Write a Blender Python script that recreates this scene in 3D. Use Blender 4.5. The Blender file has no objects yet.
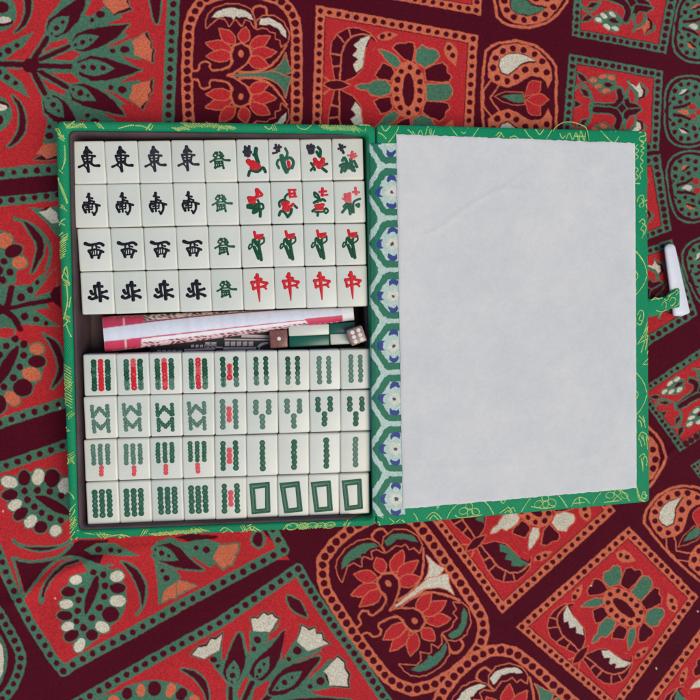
import bpy, bmesh, math, random
import numpy as np
from mathutils import Vector, Matrix

# ------------------------------------------------------------------ camera, light, exposure
scene = bpy.context.scene
COL = scene.collection
random.seed(7)
RNG = np.random.default_rng(11)
F = 700.0                       # focal length in picture widths * 700
CAM_H = 0.457                   # metres above the cloth
H = 0.032                       # height of the case rim
TILE_Z = 0.0275                 # height of the tile faces
FLOOR_Z = 0.0025

down = np.array([-0.102, -0.079, 0.0]); down[2] = math.sqrt(1 - down[0]**2 - down[1]**2)
wz = -down                                                   # world up, in camera axes (x right, y down, z forward)
wx = np.array([1.0, 0, 0]) - wz * wz[0]; wx /= np.linalg.norm(wx)
wy = np.cross(wz, wx)
C2W = np.stack([wx, wy, wz])                                 # rows: world axes in camera axes
CAM = np.array([0.0, 0.0, CAM_H])

cam_data = bpy.data.cameras.new('camera')
cam = bpy.data.objects.new('camera', cam_data)
COL.objects.link(cam)
cam_data.sensor_width = 36.0
cam_data.lens = 36.0 * F / 700.0
cam_data.clip_start = 0.01
cam_data.clip_end = 50.0
bx_, by_, bz_ = C2W @ np.array([1, 0, 0.]), C2W @ np.array([0, -1, 0.]), C2W @ np.array([0, 0, -1.])
cam.matrix_world = Matrix(((bx_[0], by_[0], bz_[0], CAM[0]), (bx_[1], by_[1], bz_[1], CAM[1]),
                           (bx_[2], by_[2], bz_[2], CAM[2]), (0, 0, 0, 1)))
scene.camera = cam
scene.render.resolution_x = scene.render.resolution_y = 1024

SUN_EL, SUN_AZ = math.radians(61), math.radians(128)         # azimuth clockwise from +Y (top of the picture)
world = bpy.data.worlds.new('World'); scene.world = world
world.use_nodes = True
nt = world.node_tree
bg = nt.nodes['Background']
sky = nt.nodes.new('ShaderNodeTexSky'); sky.sky_type = 'NISHITA'
sky.sun_disc = False; sky.sun_elevation = SUN_EL; sky.sun_rotation = SUN_AZ
nt.links.new(sky.outputs[0], bg.inputs[0]); bg.inputs[1].default_value = 0.085
sun_data = bpy.data.lights.new('sun', 'SUN'); sun_data.energy = 1.5; sun_data.angle = math.radians(34)
sun_data.color = (1.0, 0.88, 0.70)
sun = bpy.data.objects.new('sun', sun_data); COL.objects.link(sun)
sd = Vector((math.sin(SUN_AZ) * math.cos(SUN_EL), math.cos(SUN_AZ) * math.cos(SUN_EL), math.sin(SUN_EL)))
sun.rotation_euler = sd.to_track_quat('Z', 'Y').to_euler()
scene.view_settings.view_transform = 'Standard'
scene.view_settings.look = 'None'
scene.view_settings.exposure = 0.45
scene.view_settings.gamma = 1.0

# ------------------------------------------------------------------ helpers
def ray(u, v):
    d = np.stack([(np.asarray(u, float) - 350) / F, (np.asarray(v, float) - 350) / F, np.ones_like(np.asarray(u, float))], -1)
    return d @ C2W.T

def at(u, v, z):
    """the place at height z seen along a line of sight of the photograph"""
    d = ray(u, v)
    t = (np.asarray(z, float) - CAM[2]) / d[..., 2]
    return CAM + d * t[..., None]

def at_plane(u, v, p0, n):
    d = ray(u, v)
    t = ((p0 - CAM) @ n) / (d @ n)
    return CAM + d * t[..., None]

def lin(r, g, b):
    f = lambda c: ((c / 255 + 0.055) / 1.055) ** 2.4 if c > 10.3 else c / 255 / 12.92
    return (f(r), f(g), f(b))

def tag(o, label=None, cat=None, group=None, kind=None):
    if label: o['label'] = label
    if cat: o['category'] = cat
    if group: o['group'] = group
    if kind: o['kind'] = kind
    return o

def empty(name, loc=(0, 0, 0)):
    o = bpy.data.objects.new(name, None); COL.objects.link(o)
    o.location = loc; o.empty_display_size = 0.01
    return o

def link(name, me, parent=None, mats=()):
    o = bpy.data.objects.new(name, me); COL.objects.link(o)
    for m in mats:
        if m.name not in me.materials: me.materials.append(m)
    if parent: o.parent = parent
    return o

def mesh_from(name, verts, faces, smooth=True, mat_idx=None):
    me = bpy.data.meshes.new(name)
    me.from_pydata([tuple(map(float, v)) for v in verts], [], faces)
    if smooth: me.polygons.foreach_set('use_smooth', [True] * len(me.polygons))
    if mat_idx is not None: me.polygons.foreach_set('material_index', mat_idx)
    me.update()
    return me

def grid_mesh(name, P, cols=None, closed_u=False, smooth=True):
    """P: (rows, columns, 3) points -> a sheet; cols: matching colours kept as an attribute"""
    n, m = P.shape[:2]
    idx = np.arange(n * m).reshape(n, m)
    if closed_u: idx = np.concatenate([idx, idx[:, :1]], 1)
    q = np.stack([idx[:-1, :-1], idx[1:, :-1], idx[1:, 1:], idx[:-1, 1:]], -1).reshape(-1, 4)
    me = bpy.data.meshes.new(name)
    me.vertices.add(n * m); me.vertices.foreach_set('co', P.reshape(-1).astype(np.float32))
    me.loops.add(q.size); me.loops.foreach_set('vertex_index', q.reshape(-1).astype(np.int32))
    me.polygons.add(len(q))
    me.polygons.foreach_set('loop_start', np.arange(0, q.size, 4, dtype=np.int32))
    me.update(calc_edges=True)
    if smooth: me.polygons.foreach_set('use_smooth', np.ones(len(q), bool))
    if cols is not None:
        a = me.color_attributes.new('print', 'FLOAT_COLOR', 'POINT')
        c = np.ones((n * m, 4), np.float32); c[:, :3] = cols.reshape(-1, 3)
        a.data.foreach_set('color', c.reshape(-1))
    me.validate()
    return me

class N:
    """a small node-tree builder"""
    def __init__(s, name):
        s.m = bpy.data.materials.new(name); s.m.use_nodes = True
        s.t = s.m.node_tree; s.b = s.t.nodes['Principled BSDF']
    def node(s, kind, **kw):
        n = s.t.nodes.new('ShaderNode' + kind)
        for k, v in kw.items(): setattr(n, k, v)
        return n
    def link(s, a, b): s.t.links.new(a, b)
    def tex(s, kind='Noise', scale=100, detail=3, rough=.6, vec=None, stretch=None):
        n = s.node('Tex' + kind); n.inputs['Scale'].default_value = scale
        if kind == 'Noise':
            n.inputs['Detail'].default_value = detail; n.inputs['Roughness'].default_value = rough
        tc = s.node('TexCoord'); src = tc.outputs['Object']
        if stretch:
            mp = s.node('Mapping'); mp.inputs['Scale'].default_value = stretch[:3]
            if len(stretch) > 3: mp.inputs['Rotation'].default_value = (0, 0, stretch[3])
            s.link(src, mp.inputs[0]); src = mp.outputs[0]
        s.link(src, n.inputs['Vector'])
        return n
    def ramp(s, fac, stops):
        r = s.node('ValToRGB'); e = r.color_ramp.elements
        while len(e) < len(stops): e.new(0.5)
        for el, (p, c) in zip(e, stops):
            el.position = p; el.color = (*c, 1) if len(c) == 3 else c
        s.link(fac, r.inputs[0]); return r.outputs[0]
    def mix(s, a, b, fac, mode='MIX'):
        n = s.node('Mix', data_type='RGBA', blend_type=mode)
        for src, i in ((fac, 0), (a, 6), (b, 7)):
            if hasattr(src, 'is_linked'): s.link(src, n.inputs[i])
            else: n.inputs[i].default_value = src if i == 0 else (*src[:3], 1)
        return n.outputs[2]
    def bump(s, h, strength=.3, dist=.0002, normal=None):
        n = s.node('Bump'); n.inputs['Strength'].default_value = strength; n.inputs['Distance'].default_value = dist
        s.link(h, n.inputs['Height'])
        if normal: s.link(normal, n.inputs['Normal'])
        return n.outputs[0]
    def set(s, **kw):
        for k, v in kw.items():
            k = k.replace('_', ' ')
            i = s.b.inputs[k]
            if hasattr(v, 'is_linked'): s.link(v, i)
            else: i.default_value = (*v, 1) if isinstance(v, tuple) and len(v) == 3 and i.type == 'RGBA' else v
        return s

def simple_mat(name, col, rough=.5, var=.12, scale=400, **kw):
    n = N(name)
    t = n.tex('Noise', scale, 4)
    c = n.ramp(t.outputs[0], [(.3, tuple(x * (1 - var) for x in col)), (.7, tuple(min(1, x * (1 + var)) for x in col))])
    n.set(Base_Color=c, Roughness=rough, **kw)
    return n.m

# ------------------------------------------------------------------ printing: flat shapes rasterised onto the vertices of a sheet
class Sheet:
    def __init__(s, u0, v0, u1, v1, S, base, wob=.35):
        s.u0, s.v0, s.S = u0, v0, S
        s.nu, s.nv = int((u1 - u0) * S) + 1, int((v1 - v0) * S) + 1
        s.U, s.V = np.meshgrid(u0 + np.arange(s.nu) / S, v0 + np.arange(s.nv) / S)
        s.img = np.empty((s.nv, s.nu, 3), np.float32); s.img[:] = base
        s.wu = s.U + wob * (smooth_noise(s.nv, s.nu, 4 * S) + .6 * smooth_noise(s.nv, s.nu, 1.8 * S))
        s.wv = s.V + wob * (smooth_noise(s.nv, s.nu, 4 * S) + .6 * smooth_noise(s.nv, s.nu, 1.8 * S))
    def box(s, P, pad):
        a = np.floor((P.min(0) - pad - (s.u0, s.v0)) * s.S).astype(int)
        b = np.ceil((P.max(0) + pad - (s.u0, s.v0)) * s.S).astype(int) + 1
        return slice(max(a[1], 0), min(max(b[1], 0), s.nv)), slice(max(a[0], 0), min(max(b[0], 0), s.nu))
    def put(s, sl, sd, col, soft=.75):
        a = np.clip(.5 - sd * s.S * soft, 0, 1)[..., None]
        s.img[sl] = s.img[sl] * (1 - a) + np.asarray(col, np.float32) * a
    def poly(s, P, col):
        sl = s.box(P, 2)
        x, y = s.wu[sl], s.wv[sl]
        if x.size == 0: return
        d = np.full(x.shape, 1e9); ins = np.zeros(x.shape, bool)
        Q = np.roll(P, -1, 0)
        for (ax, ay), (bx, by) in zip(P, Q):
            ex, ey = bx - ax, by - ay; L = ex * ex + ey * ey
            if L < 1e-9: continue
            wx_, wy_ = x - ax, y - ay
            t = np.clip((wx_ * ex + wy_ * ey) / L, 0, 1)
            d = np.minimum(d, (wx_ - t * ex)**2 + (wy_ - t * ey)**2)
            if ay != by:
                ins ^= ((ay > y) != (by > y)) & (x < ex * (y - ay) / ey + ax)
        d = np.sqrt(d)
        s.put(sl, np.where(ins, -d, d), col)
    def line(s, P, w, col):
        for a, b in zip(P[:-1], P[1:]):
            pass
        sl = s.box(P, w + 2)
        x, y = s.wu[sl], s.wv[sl]
        if x.size == 0: return
        d = np.full(x.shape, 1e9)
        for (ax, ay), (bx, by) in zip(P[:-1], P[1:]):
            ex, ey = bx - ax, by - ay; L = ex * ex + ey * ey + 1e-12
            wx_, wy_ = x - ax, y - ay
            t = np.clip((wx_ * ex + wy_ * ey) / L, 0, 1)
            d = np.minimum(d, (wx_ - t * ex)**2 + (wy_ - t * ey)**2)
        s.put(sl, np.sqrt(d) - w / 2, col)
    def disc(s, c, r, col):
        sl = s.box(np.array([c, c]), r + 2)
        x, y = s.wu[sl], s.wv[sl]
        if x.size: s.put(sl, np.hypot(x - c[0], y - c[1]) - r, col)

def smooth_noise(h, w, cell):
    gh, gw = int(h / cell) + 3, int(w / cell) + 3
    g = RNG.uniform(-1, 1, (gh, gw))
    yy, xx = np.arange(h) / cell, np.arange(w) / cell
    y0, x0 = yy.astype(int), xx.astype(int)
    fy, fx = yy - y0, xx - x0
    fy = (fy * fy * (3 - 2 * fy))[:, None]; fx = (fx * fx * (3 - 2 * fx))[None]
    A = g[y0][:, x0] * (1 - fx) + g[y0][:, x0 + 1] * fx
    B = g[y0 + 1][:, x0] * (1 - fx) + g[y0 + 1][:, x0 + 1] * fx
    return A * (1 - fy) + B * fy

def arr(p):
    if isinstance(p, str): p = [float(t) for t in p.replace(',', ' ').split()]
    a = np.asarray(p, float)
    return a.reshape(-1, 2)

def spline(P, closed, n=5):
    if len(P) < 3: return P
    if closed: Q = np.concatenate([P[-1:], P, P[:2]])
    else: Q = np.concatenate([2 * P[:1] - P[1:2], P, 2 * P[-1:] - P[-2:-1]])
    out = []
    for i in range(1, len(Q) - 2):
        p0, p1, p2, p3 = Q[i - 1:i + 3]
        for t in np.arange(n) / n:
            out.append(.5 * (2 * p1 + (p2 - p0) * t + (2 * p0 - 5 * p1 + 4 * p2 - p3) * t * t + (3 * p1 - p0 - 3 * p2 + p3) * t**3))
    if not closed: out.append(Q[-2])
    return np.array(out)

def homography(src, dst):
    A = []
    for (x, y), (u, v) in zip(src, dst):
        A.append([x, y, 1, 0, 0, 0, -u * x, -u * y, -u]); A.append([0, 0, 0, x, y, 1, -v * x, -v * y, -v])
    h = np.linalg.svd(np.array(A, float))[2][-1].reshape(3, 3)
    def T(P):
        q = np.c_[P, np.ones(len(P))] @ h.T
        return q[:, :2] / q[:, 2:]
    return T

def similarity(a0, a1, b0, b1, sq=1.0):
    """moves local points a0, a1 onto b0, b1"""
    a0, a1, b0, b1 = (np.asarray(t, float) for t in (a0, a1, b0, b1))
    za, zb = complex(*(a1 - a0)), complex(*(b1 - b0)); k = zb / za
    def T(P):
        z = ((P[:, 0] - a0[0]) + 1j * (P[:, 1] - a0[1])) * k
        return np.c_[z.real + b0[0], z.imag + b0[1]]
    return T

def mirror_line(p, q):
    p, q = np.asarray(p, float), np.asarray(q, float); d = (q - p) / np.linalg.norm(q - p)
    return lambda P: 2 * (p + ((P - p) @ d)[:, None] * d) - P

IDENT = lambda P: P
class Pen:
    def __init__(s, sheet, colors, T=IDENT):
        s.sh, s.c, s.T, s.mir, s.zm = sheet, colors, T, None, (0, 0, 1)
    def z(s, x0, y0, k): s.zm = (x0, y0, k); return s
    def map(s, P):
        P = P / s.zm[2] + np.array(s.zm[:2])
        if s.mir: P = s.mir(P)
        return s.T(P)
    def k(s, P):
        a = P[:1]; q = s.map(np.concatenate([a, a + (4, 0), a + (0, 4)]))
        return math.sqrt(max(1e-9, np.linalg.norm(q[1] - q[0]) * np.linalg.norm(q[2] - q[0]))) / 4
    def f(s, c, p, sm=0, o=None, w=0):
        P = arr(p)
        if sm: P = spline(P, True)
        Q = s.map(P)
        if o: s.sh.line(np.concatenate([Q, Q[:1]]), w * s.k(P), s.c[o])
        s.sh.poly(Q, s.c[c])
    def s(s, c, w, p, sm=1, closed=0):
        P = arr(p)
        if closed: P = np.concatenate([P, P[:1]])
        if sm: P = spline(P, False)
        s.sh.line(s.map(P), w * s.k(P), s.c[c])
    def d(s, p, r, c='K'):
        P = arr(p); k = s.k(P)
        for q in s.map(P): s.sh.disc(q, r * k * random.uniform(.92, 1.08), s.c[c])
    def e(s, c, x, y, rx, ry, rot=0, o=None, w=0):
        t = np.linspace(0, 2 * math.pi, 13)[:-1]
        a, b = np.cos(t) * rx, np.sin(t) * ry; r = math.radians(rot)
        s.f(c, np.c_[x + a * math.cos(r) - b * math.sin(r), y + a * math.sin(r) + b * math.cos(r)], 0, o, w)
    def lens(s, c, x0, y0, x1, y1, w, o=None, ow=0, at=.45):
        a, b = np.array([x0, y0], float), np.array([x1, y1], float); d = b - a; n = np.array([-d[1], d[0]]); n /= np.linalg.norm(n)
        t = np.linspace(0, 1, 9)
        prof = np.sin(np.pi * t ** (math.log(.5) / math.log(at)))
        up = a + t[:, None] * d + n * (prof * w / 2)[:, None]; lo = a + t[:, None] * d - n * (prof * w / 2)[:, None]
        s.f(c, np.concatenate([up, lo[::-1][1:-1]]), 0, o, ow)
    def border(s, quad, inset, c, inner, nd, r, line='K'):
        """a dotted frame; quad TL TR BR BL in local coordinates, nd = dots along each side"""
        Q = arr(quad); c0 = Q.mean(0)
        s.f(c, Q)
        def ins(t):
            out = []
            for i in range(4):
                p, a, b = Q[i], Q[i - 1], Q[(i + 1) % 4]
                e1, e2 = (a - p) / np.linalg.norm(a - p), (b - p) / np.linalg.norm(b - p)
                sn = abs(e1[0] * e2[1] - e1[1] * e2[0])
                out.append(p + (e1 + e2) * t / sn)
            return np.array(out)
        s.f(line, ins(inset)); s.f(inner, ins(inset * 1.1))
        M = ins(inset * .52)
        for i in range(4):
            a, b = M[i], M[(i + 1) % 4]; n = nd[i]
            s.d(np.array([a + (b - a) * t for t in np.arange(n) / n]).reshape(-1), r)

# ------------------------------------------------------------------ the printed cloth
K_ = 1 / .72
def alb(r, g, b): return tuple(min(.9, x * K_) for x in lin(r, g, b))
INK = dict(K=alb(80, 7, 27), R=alb(188, 44, 47), G=alb(74, 118, 92), O=alb(208, 108, 76), W=alb(218, 202, 178))
cloth = Sheet(-130, -130, 830, 830, 1.45, INK['K'], .45)

def lotus(T, crescent='W', fork='G'):
    p = Pen(cloth, INK, T).z(0, 0, 1)
    m = lambda P: np.c_[P[:, 0], 810 - P[:, 1]]
    half = arr('683 405 683 290 681 190 672 105 640 45 590 0 500 -32 385 -45 270 -32 175 2 125 75 102 140 96 240 93 330 92 405')
    full = np.concatenate([half, m(half)[::-1][1:-1]])
    p.f('K', full); p.s('O', 62, full, 0, 1)
    seg = np.concatenate([full, full[:1]]); L = np.r_[0, np.cumsum(np.linalg.norm(np.diff(seg, axis=0), axis=1))]
    for t in np.linspace(0, L[-1], 56)[:-1]:
        p.d([np.interp(t, L, seg[:, 0]), np.interp(t, L, seg[:, 1])], 19)
    for p.mir in (None, m):
        p.s('O', 12, '448 80 450 45 485 32 518 48 520 85')
        a = '195 150 197 110 210 75 240 45 300 25 370 25 430 50 455 95 455 150 430 110 400 105 385 140 360 105 340 110 318 140 295 100 262 95 230 120'
        p.f('K', a, 0, 'O', 12)
        p.f(crescent, '226 96 248 66 285 48 340 42 395 52 440 82 450 108 405 92 372 95 356 86 342 108 326 92 292 88 262 94', 0)
        b = '465 155 468 115 500 85 560 85 612 120 640 180 632 225 600 252 595 215 570 208 570 175 540 168 520 150 490 150'
        p.f('K', b, 0, 'O', 12)
        p.f(crescent, '480 132 488 102 535 95 588 122 624 165 626 202 602 182 578 152 540 130 505 136', 0)
        for bx, by, tx, ty in ((335, 268, 195, 232), (338, 300, 197, 302), (350, 235, 265, 155), (392, 232, 408, 150),
                               (430, 255, 537, 195), (432, 290, 570, 280), (420, 318, 532, 357)):
            p.lens('R', bx, by, tx, ty, 62, 'O', 11)
        p.f('O', '322 290 335 245 385 226 432 248 445 300 420 345 375 380 318 415 300 405 325 350')
        p.f('K', '334 292 345 252 385 238 422 258 432 300 410 342 368 372 318 404 306 405 340 340')
        p.e('O', 382, 290, 15, 18)
        p.f('K', '345 330 312 378 225 390 205 365 185 345 165 365 120 385 120 405 330 405')
        p.s('O', 11, '336 325 325 352 300 368 262 377 225 378 214 362 216 345 190 331 163 343 158 362 150 378 126 382')
        p.s('O', 12, '372 388 440 390 520 368 572 325 605 280 628 245')
        p.f(fork, '345 407 430 404 520 393 580 362 610 325 622 285 634 342 656 388 602 408 565 426', 0, 'O', 10)
    p.mir = None
    p.f(fork, '345 400 440 400 560 395 570 405 560 415 440 412 345 412')
    p.s('O', 10, '330 398 310 407 332 414', 0)

DQ = arr('316 5 478 35 472 152 311 163')                    # daisy square as it lies at the top of the photograph
SQ = arr('0 0 1000 0 1000 1000 0 1000')
_d2s, _s2d = homography(DQ, SQ), homography(SQ, DQ)
DMIR = lambda P: _s2d(np.c_[_d2s(P)[:, 0], 1000 - _d2s(P)[:, 1]])
def daisy(quad, leaf='W', pet=('K', 'G')):
    p = Pen(cloth, INK, homography(DQ, arr(quad)))
    p.border(DQ, 9.2, 'O', 'R', (17, 12, 17, 17), 2.7)
    A, B = pet
    for p.mir in (None, DMIR):
        p.z(280, 0, 5.833)
        p.f('K', '325 482 310 400 296 320 302 250 340 195 400 163 460 168 520 192 562 240 545 290 500 272 492 330 480 400 430 452 362 478', 0, 'O', 11)
        p.f('R', '500 290 530 225 570 250 540 300')
        p.f(leaf, '528 208 470 226 428 264 452 286 424 320 456 346 424 376 446 422 480 390 490 330 500 270')
        p.s('O', 10, '346 475 354 400 358 320 380 260 410 222 460 200 532 208')
        p.s('O', 10, '298 312 360 322', 0); p.s('O', 10, '310 388 354 384', 0); p.s('O', 9, '335 205 375 245', 0); p.s('O', 9, '398 168 412 212', 0)
        p.s('O', 9, '258 448 300 482', 0)
        p.lens('O', 562, 216, 690, 203, 52); p.d('598 212', 15); p.d('640 202', 11)
        p.z(370, 20, 6.364)
        p.f(A, '150 178 168 155 192 148 220 152 250 140 275 150 282 178 266 265 215 245', 0, 'O', 14)
        p.f(B, '288 260 295 195 335 162 368 182 410 186 436 208 440 232 400 280 345 300', 0, 'O', 14)
        p.f(B, '55 188 110 200 170 235 198 280 165 302 110 262', 0, 'O', 13)
        p.f(A, '350 318 400 290 460 272 488 300 492 335 515 362 500 390 450 392 360 386', 0, 'O', 14)
        p.f(A, '85 276 140 305 152 325 132 385 60 372 35 350 60 310', 0, 'O', 14)
        p.lens('O', 492, 140, 545, 292, 82, at=.4); p.d('505 178', 17); p.d('525 225', 17)
    p.mir = None
    p.z(370, 20, 6.364)
    p.f(B, '358 412 500 405 522 440 520 475 500 502 450 515 362 512', 0, 'O', 14)
    p.z(280, 0, 5.833)
    p.f(B, '440 505 478 488 512 492 560 468 620 473 648 508 640 545 590 562 530 552 510 522 470 522', 0, 'O', 13)
    p.lens('K', 255, 494, 410, 497, 50, 'O', 12); 
    p.z(370, 20, 6.364)
    p.e('O', 245, 445, 112, 186); p.e('K', 245, 445, 38, 110)
    p.d('255 300 198 325 307 330 175 380 320 392 168 440 320 450 172 500 318 512 192 558 300 568 245 590', 18)

def pebble(T, drop='W', bud='G'):
    p = Pen(cloth, INK, T).z(0, 0, 1)
    m = lambda P: np.c_[P[:, 0], 956 - P[:, 1]]
    h = arr('82 478 86 400 92 300 110 152 150 115 200 92 330 75 450 105 520 155 575 215 602 262 606 370 602 478')
    full = np.concatenate([h, m(h)[::-1][1:-1]])
    p.f('K', full); p.s('O', 19, full, 0, 1)
    for p.mir in (None, m):
        p.f('O', '125 330 128 230 160 152 230 108 310 94 400 104 470 138 530 200 570 270 576 345 545 408 528 360 490 330 430 322 380 345 330 380 270 402 210 392 155 360')
        p.f('K', '198 255 205 208 250 170 320 155 390 172 470 222 400 236 355 248 315 288 265 320 215 302')
        p.f(drop, '206 250 214 208 256 174 330 162 395 182 455 212 400 222 350 238 310 278 265 308 222 294')
        p.d('300 130 375 140 450 170 508 220 538 295 463 280 388 280 325 328 263 358 190 335 162 265 180 198 230 150', 22)
        p.s('O', 11, '155 345 92 425 95 478', 0); p.s('O', 11, '205 388 142 475', 0)
        p.lens('R', 385, 465, 492, 362, 90, 'O', 11, at=.6)
    p.mir = None
    p.lens('R', 385, 488, 550, 486, 78, 'O', 11, at=.6)
    p.f('K', '175 465 250 433 370 438 382 520 300 524 220 492', 0, 'O', 11)
    p.f(bud, '222 465 290 448 372 450 374 508 310 508')

GQ = arr('569.3 53.6 662.9 70.9 658.9 150 560 163')
_g2s, _s2g = homography(GQ, SQ), homography(SQ, GQ)
GMIR = lambda P: _s2g(np.c_[_g2s(P)[:, 0], 1000 - _g2s(P)[:, 1]])
def green_square(quad, grain='O', star='W'):
    p = Pen(cloth, INK, homography(GQ, arr(quad)))
    p.border(GQ, 8.2, 'G', 'R', (13, 10, 13, 13), 2.5)
    for p.mir in (None, GMIR):
        p.z(550, 40, 7)
        p.s('G', 20, '165 350 200 320 240 318 285 380 300 440')
        p.f('K', '192 228 235 250 257 288 226 292 200 262', 0, 'G', 16)
        p.f('K', '212 340 258 358 278 396 240 390', 0, 'G', 16)
        p.s('G', 60, '300 285 345 310 372 268 430 268', 1); p.s('G', 60, '345 325 395 352 440 315', 1)
        p.lens('K', 375, 308, 445, 318, 34)
        for x, y, r in ((372, 255, -10), (428, 265, 10), (305, 282, 8), (338, 325, -12), (392, 355, -12)):
            p.f('K', [x - 20, y + 8, x, y + 22, x + 24, y + 12, x, y]); p.e(grain, x, y, 26, 18, r)
        p.s('G', 62, '300 468 420 466 470 455 498 410 488 352'); 
        p.s('K', 40, '315 466 420 466 465 452 494 408 486 358')
        p.f('K', '528 478 520 410 540 388 562 440 612 452 640 487 640 492', 0, 'G', 16)
        p.z(620, 60, 8.75)
        p.s('G', 26, '52 330 70 260 110 235 150 300 140 360'); 
        p.s('G', 30, '75 190 170 330'); p.s('G', 30, '175 205 180 330'); p.s('G', 22, '205 225 240 270 215 310')
        p.f('K', '92 190 140 232 176 200 194 246 220 262 214 320 165 350 170 290 120 250')
        p.f(star, '78 192 140 235 170 200 184 248 200 268 188 315 160 325 160 282 122 246')
    p.mir = None
    p.z(550, 40, 7)
    p.f('K', '172 425 218 450 172 474', 0, 'G', 12)
    p.f('K', '470 478 503 440 536 478 503 515', 0, 'G', 14)

def green_pebble(T, drop='O', bit='W'):
    p = Pen(cloth, INK, T).z(0, 0, 1)
    m = lambda P: np.c_[P[:, 0], 900 - P[:, 1]]
    h = arr('392 450 393 330 408 255 440 195 510 150 620 138 720 165 800 225 830 320 832 450')
    full = np.concatenate([h, m(h)[::-1][1:-1]])
    p.f('K', full); p.s('G', 17, full, 1, 1)
    h = arr('428 450 428 330 444 265 490 205 555 172 640 172 720 205 780 265 800 350 800 450')
    p.f('G', np.concatenate([h, m(h)[::-1][1:-1]]))
    for p.mir in (None, m):
        p.d('532 215 600 210 664 238 478 270 468 338 525 368 583 330 648 303 710 300 740 240 750 350', 20)
        p.f('K', '515 306 560 270 612 262 600 285 545 310'); p.f(bit, '512 300 545 258 590 252 556 288')
        p.s('K', 20, '445 372 418 402 398 450'); p.s('K', 22, '600 385 545 412 470 415'); p.s('K', 22, '610 520 560 500 470 475')
        p.e('R', 636, 408, 32, 28)
    p.mir = None
    p.e('R', 705, 455, 45, 26)
    p.f(drop, '505 450 560 428 596 440 600 465 570 482')

STRIP_R = 3.1
def strip(p, pts, w, nspace, inner_line=None, c='G', r=STRIP_R):
    P = arr(pts); p.s(c, w, P, 0)
    L = np.r_[0, np.cumsum(np.linalg.norm(np.diff(P, axis=0), axis=1))]
    for t in np.linspace(0, L[-1], max(2, round(L[-1] / nspace)) + 1):
        p.d([np.interp(t, L, P[:, 0]), np.interp(t, L, P[:, 1])], r)

def print_panel_a():
    p = Pen(cloth, INK)
    p.f('R', '-130 -130 176 -130 174 0 170 100 166 172 60 172 0 175 -130 182')
    strip(p, '176 -60 173.5 0 170.5 60 169 100 166 170', 12.4, 9.2)
    strip(p, '-126 183 -60 178 -12 174.6 0 174 28 171 56 169 165 162', 11.6, 11.8)
    p.f('K', '-130 188 0 179.5 60 175.5 180 168 184 184 60 191 0 197 -130 206')
    ml = mirror_line((0, 63.5), (140, 70.3))
    p.z(0, 0, 7)
    def half(full):
        p.f('G', '300 300 330 130 460 -40 640 -200 700 -100 800 -40 860 150 930 230 1010 480 500 480 330 480', 0)
        p.f('R', '700 -250 760 20 645 110 590 110 640 0'); p.f('R', '760 160 920 100 1010 90 1060 200 930 270 780 330 740 335 900 250')
        p.f('R', '850 395 980 420 1060 440 1060 500 1005 495 930 450'); 
        p.f('R', '285 372 360 300 470 268 478 300 400 330'); p.f('R', '350 412 450 360 520 352 566 380 500 425')
        p.f('R', '0 300 60 300 200 240 262 250 160 400 40 418 0 420')
        p.f('K', '325 210 340 140 440 60 520 5 605 -60 596 40 545 150 480 222 395 265', 0, 'G', 24)
        p.lens('G', 322, 258, 484, 112, 112, at=.5); p.d('360 235', 10); p.d('398 195', 20); p.d('440 155', 13)
        p.f('K', '500 300 530 240 610 205 760 182 905 168 820 262 720 322 600 362 530 350', 0, 'G', 22)
        p.lens('G', 490, 325, 694, 252, 98, at=.45); p.d('528 315', 11); p.d('578 295', 20); p.d('635 280', 12)
        p.f('G', '640 365 760 335 870 298 935 285 945 400 880 385 740 375')
        p.d('788 355', 17); p.e('K', 872, 346, 34, 26)
        p.f('K', '935 282 1030 222 1045 270 1065 292 1060 330 1082 352 1075 390 1075 440 1050 420 945 385', 0, 'G', 14)
        p.f('O', '922 290 1010 234 1030 270 1060 290 1050 330 1070 350 1060 385 1058 428 940 385 938 330')
        p.f('G', '600 205 640 110 735 55 800 100 700 155'); p.d('645 142', 17); p.e('K', 702, 100, 32, 28)
        p.f('K', '720 0 890 -50 905 50 925 68 800 108 755 60', 0, 'G', 14)
        p.f('O', '715 5 880 -50 890 20 905 48 795 98 755 55')
        p.s('G', 64, '215 448 330 268'); p.s('G', 56, '215 448 480 326'); 
        p.s('K', 38, '215 448 330 268'); p.s('K', 32, '215 448 480 326'); p.f('R', '300 355 380 300 465 275 470 300 390 335')
        p.e('G', 0, 90, 120, 130); p.e('K', 15, 52, 48, 42); p.e('K', 20, 152, 72, 34); p.e('W', 18, 140, 62, 24)
        p.f('K', '105 228 172 178 214 90 218 -4 180 -84 112 -128 164 -34 176 60 158 150', 1, 'G', 22)
        p.f('G', '-60 380 0 335 110 278 238 222 160 330 40 412 0 425'); p.d('120 318', 17); p.d('58 354', 24); p.d('-4 385', 20)
    half(1)
    p.mir = lambda P: ml(P)
    half(1)
    p.mir = None
    p.s('G', 62, '-400 440 215 455'); p.s('K', 38, '-400 440 160 452'); p.s('G', 60, '215 460 500 466'); p.s('K', 36, '215 460 495 466')
    p.e('K', 215, 458, 62, 52)
    p.f('K', '538 432 640 388 760 410 880 452 990 490 880 530 760 560 640 566 555 522', 0, 'G', 22)
    p.lens('G', 500, 465, 806, 480, 116, at=.5); p.d('585 470', 17); p.d('650 472', 21); p.d('722 477', 17)
    p.f('K', '1048 -60 1118 -60 1122 60 1100 165 1068 110', 1, 'G', 22)
    p.f('K', '240 1118 300 1080 330 1112 400 1085 400 1110 330 1120', 0, 'G', 12)
    p.f('G', '330 850 400 850 420 1000 300 1010'); p.f('O', '250 1082 300 1015 400 998 400 1085 325 1112 290 1080'); p.e('K', 345, 950, 30, 24); p.d('345 888', 17)

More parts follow.
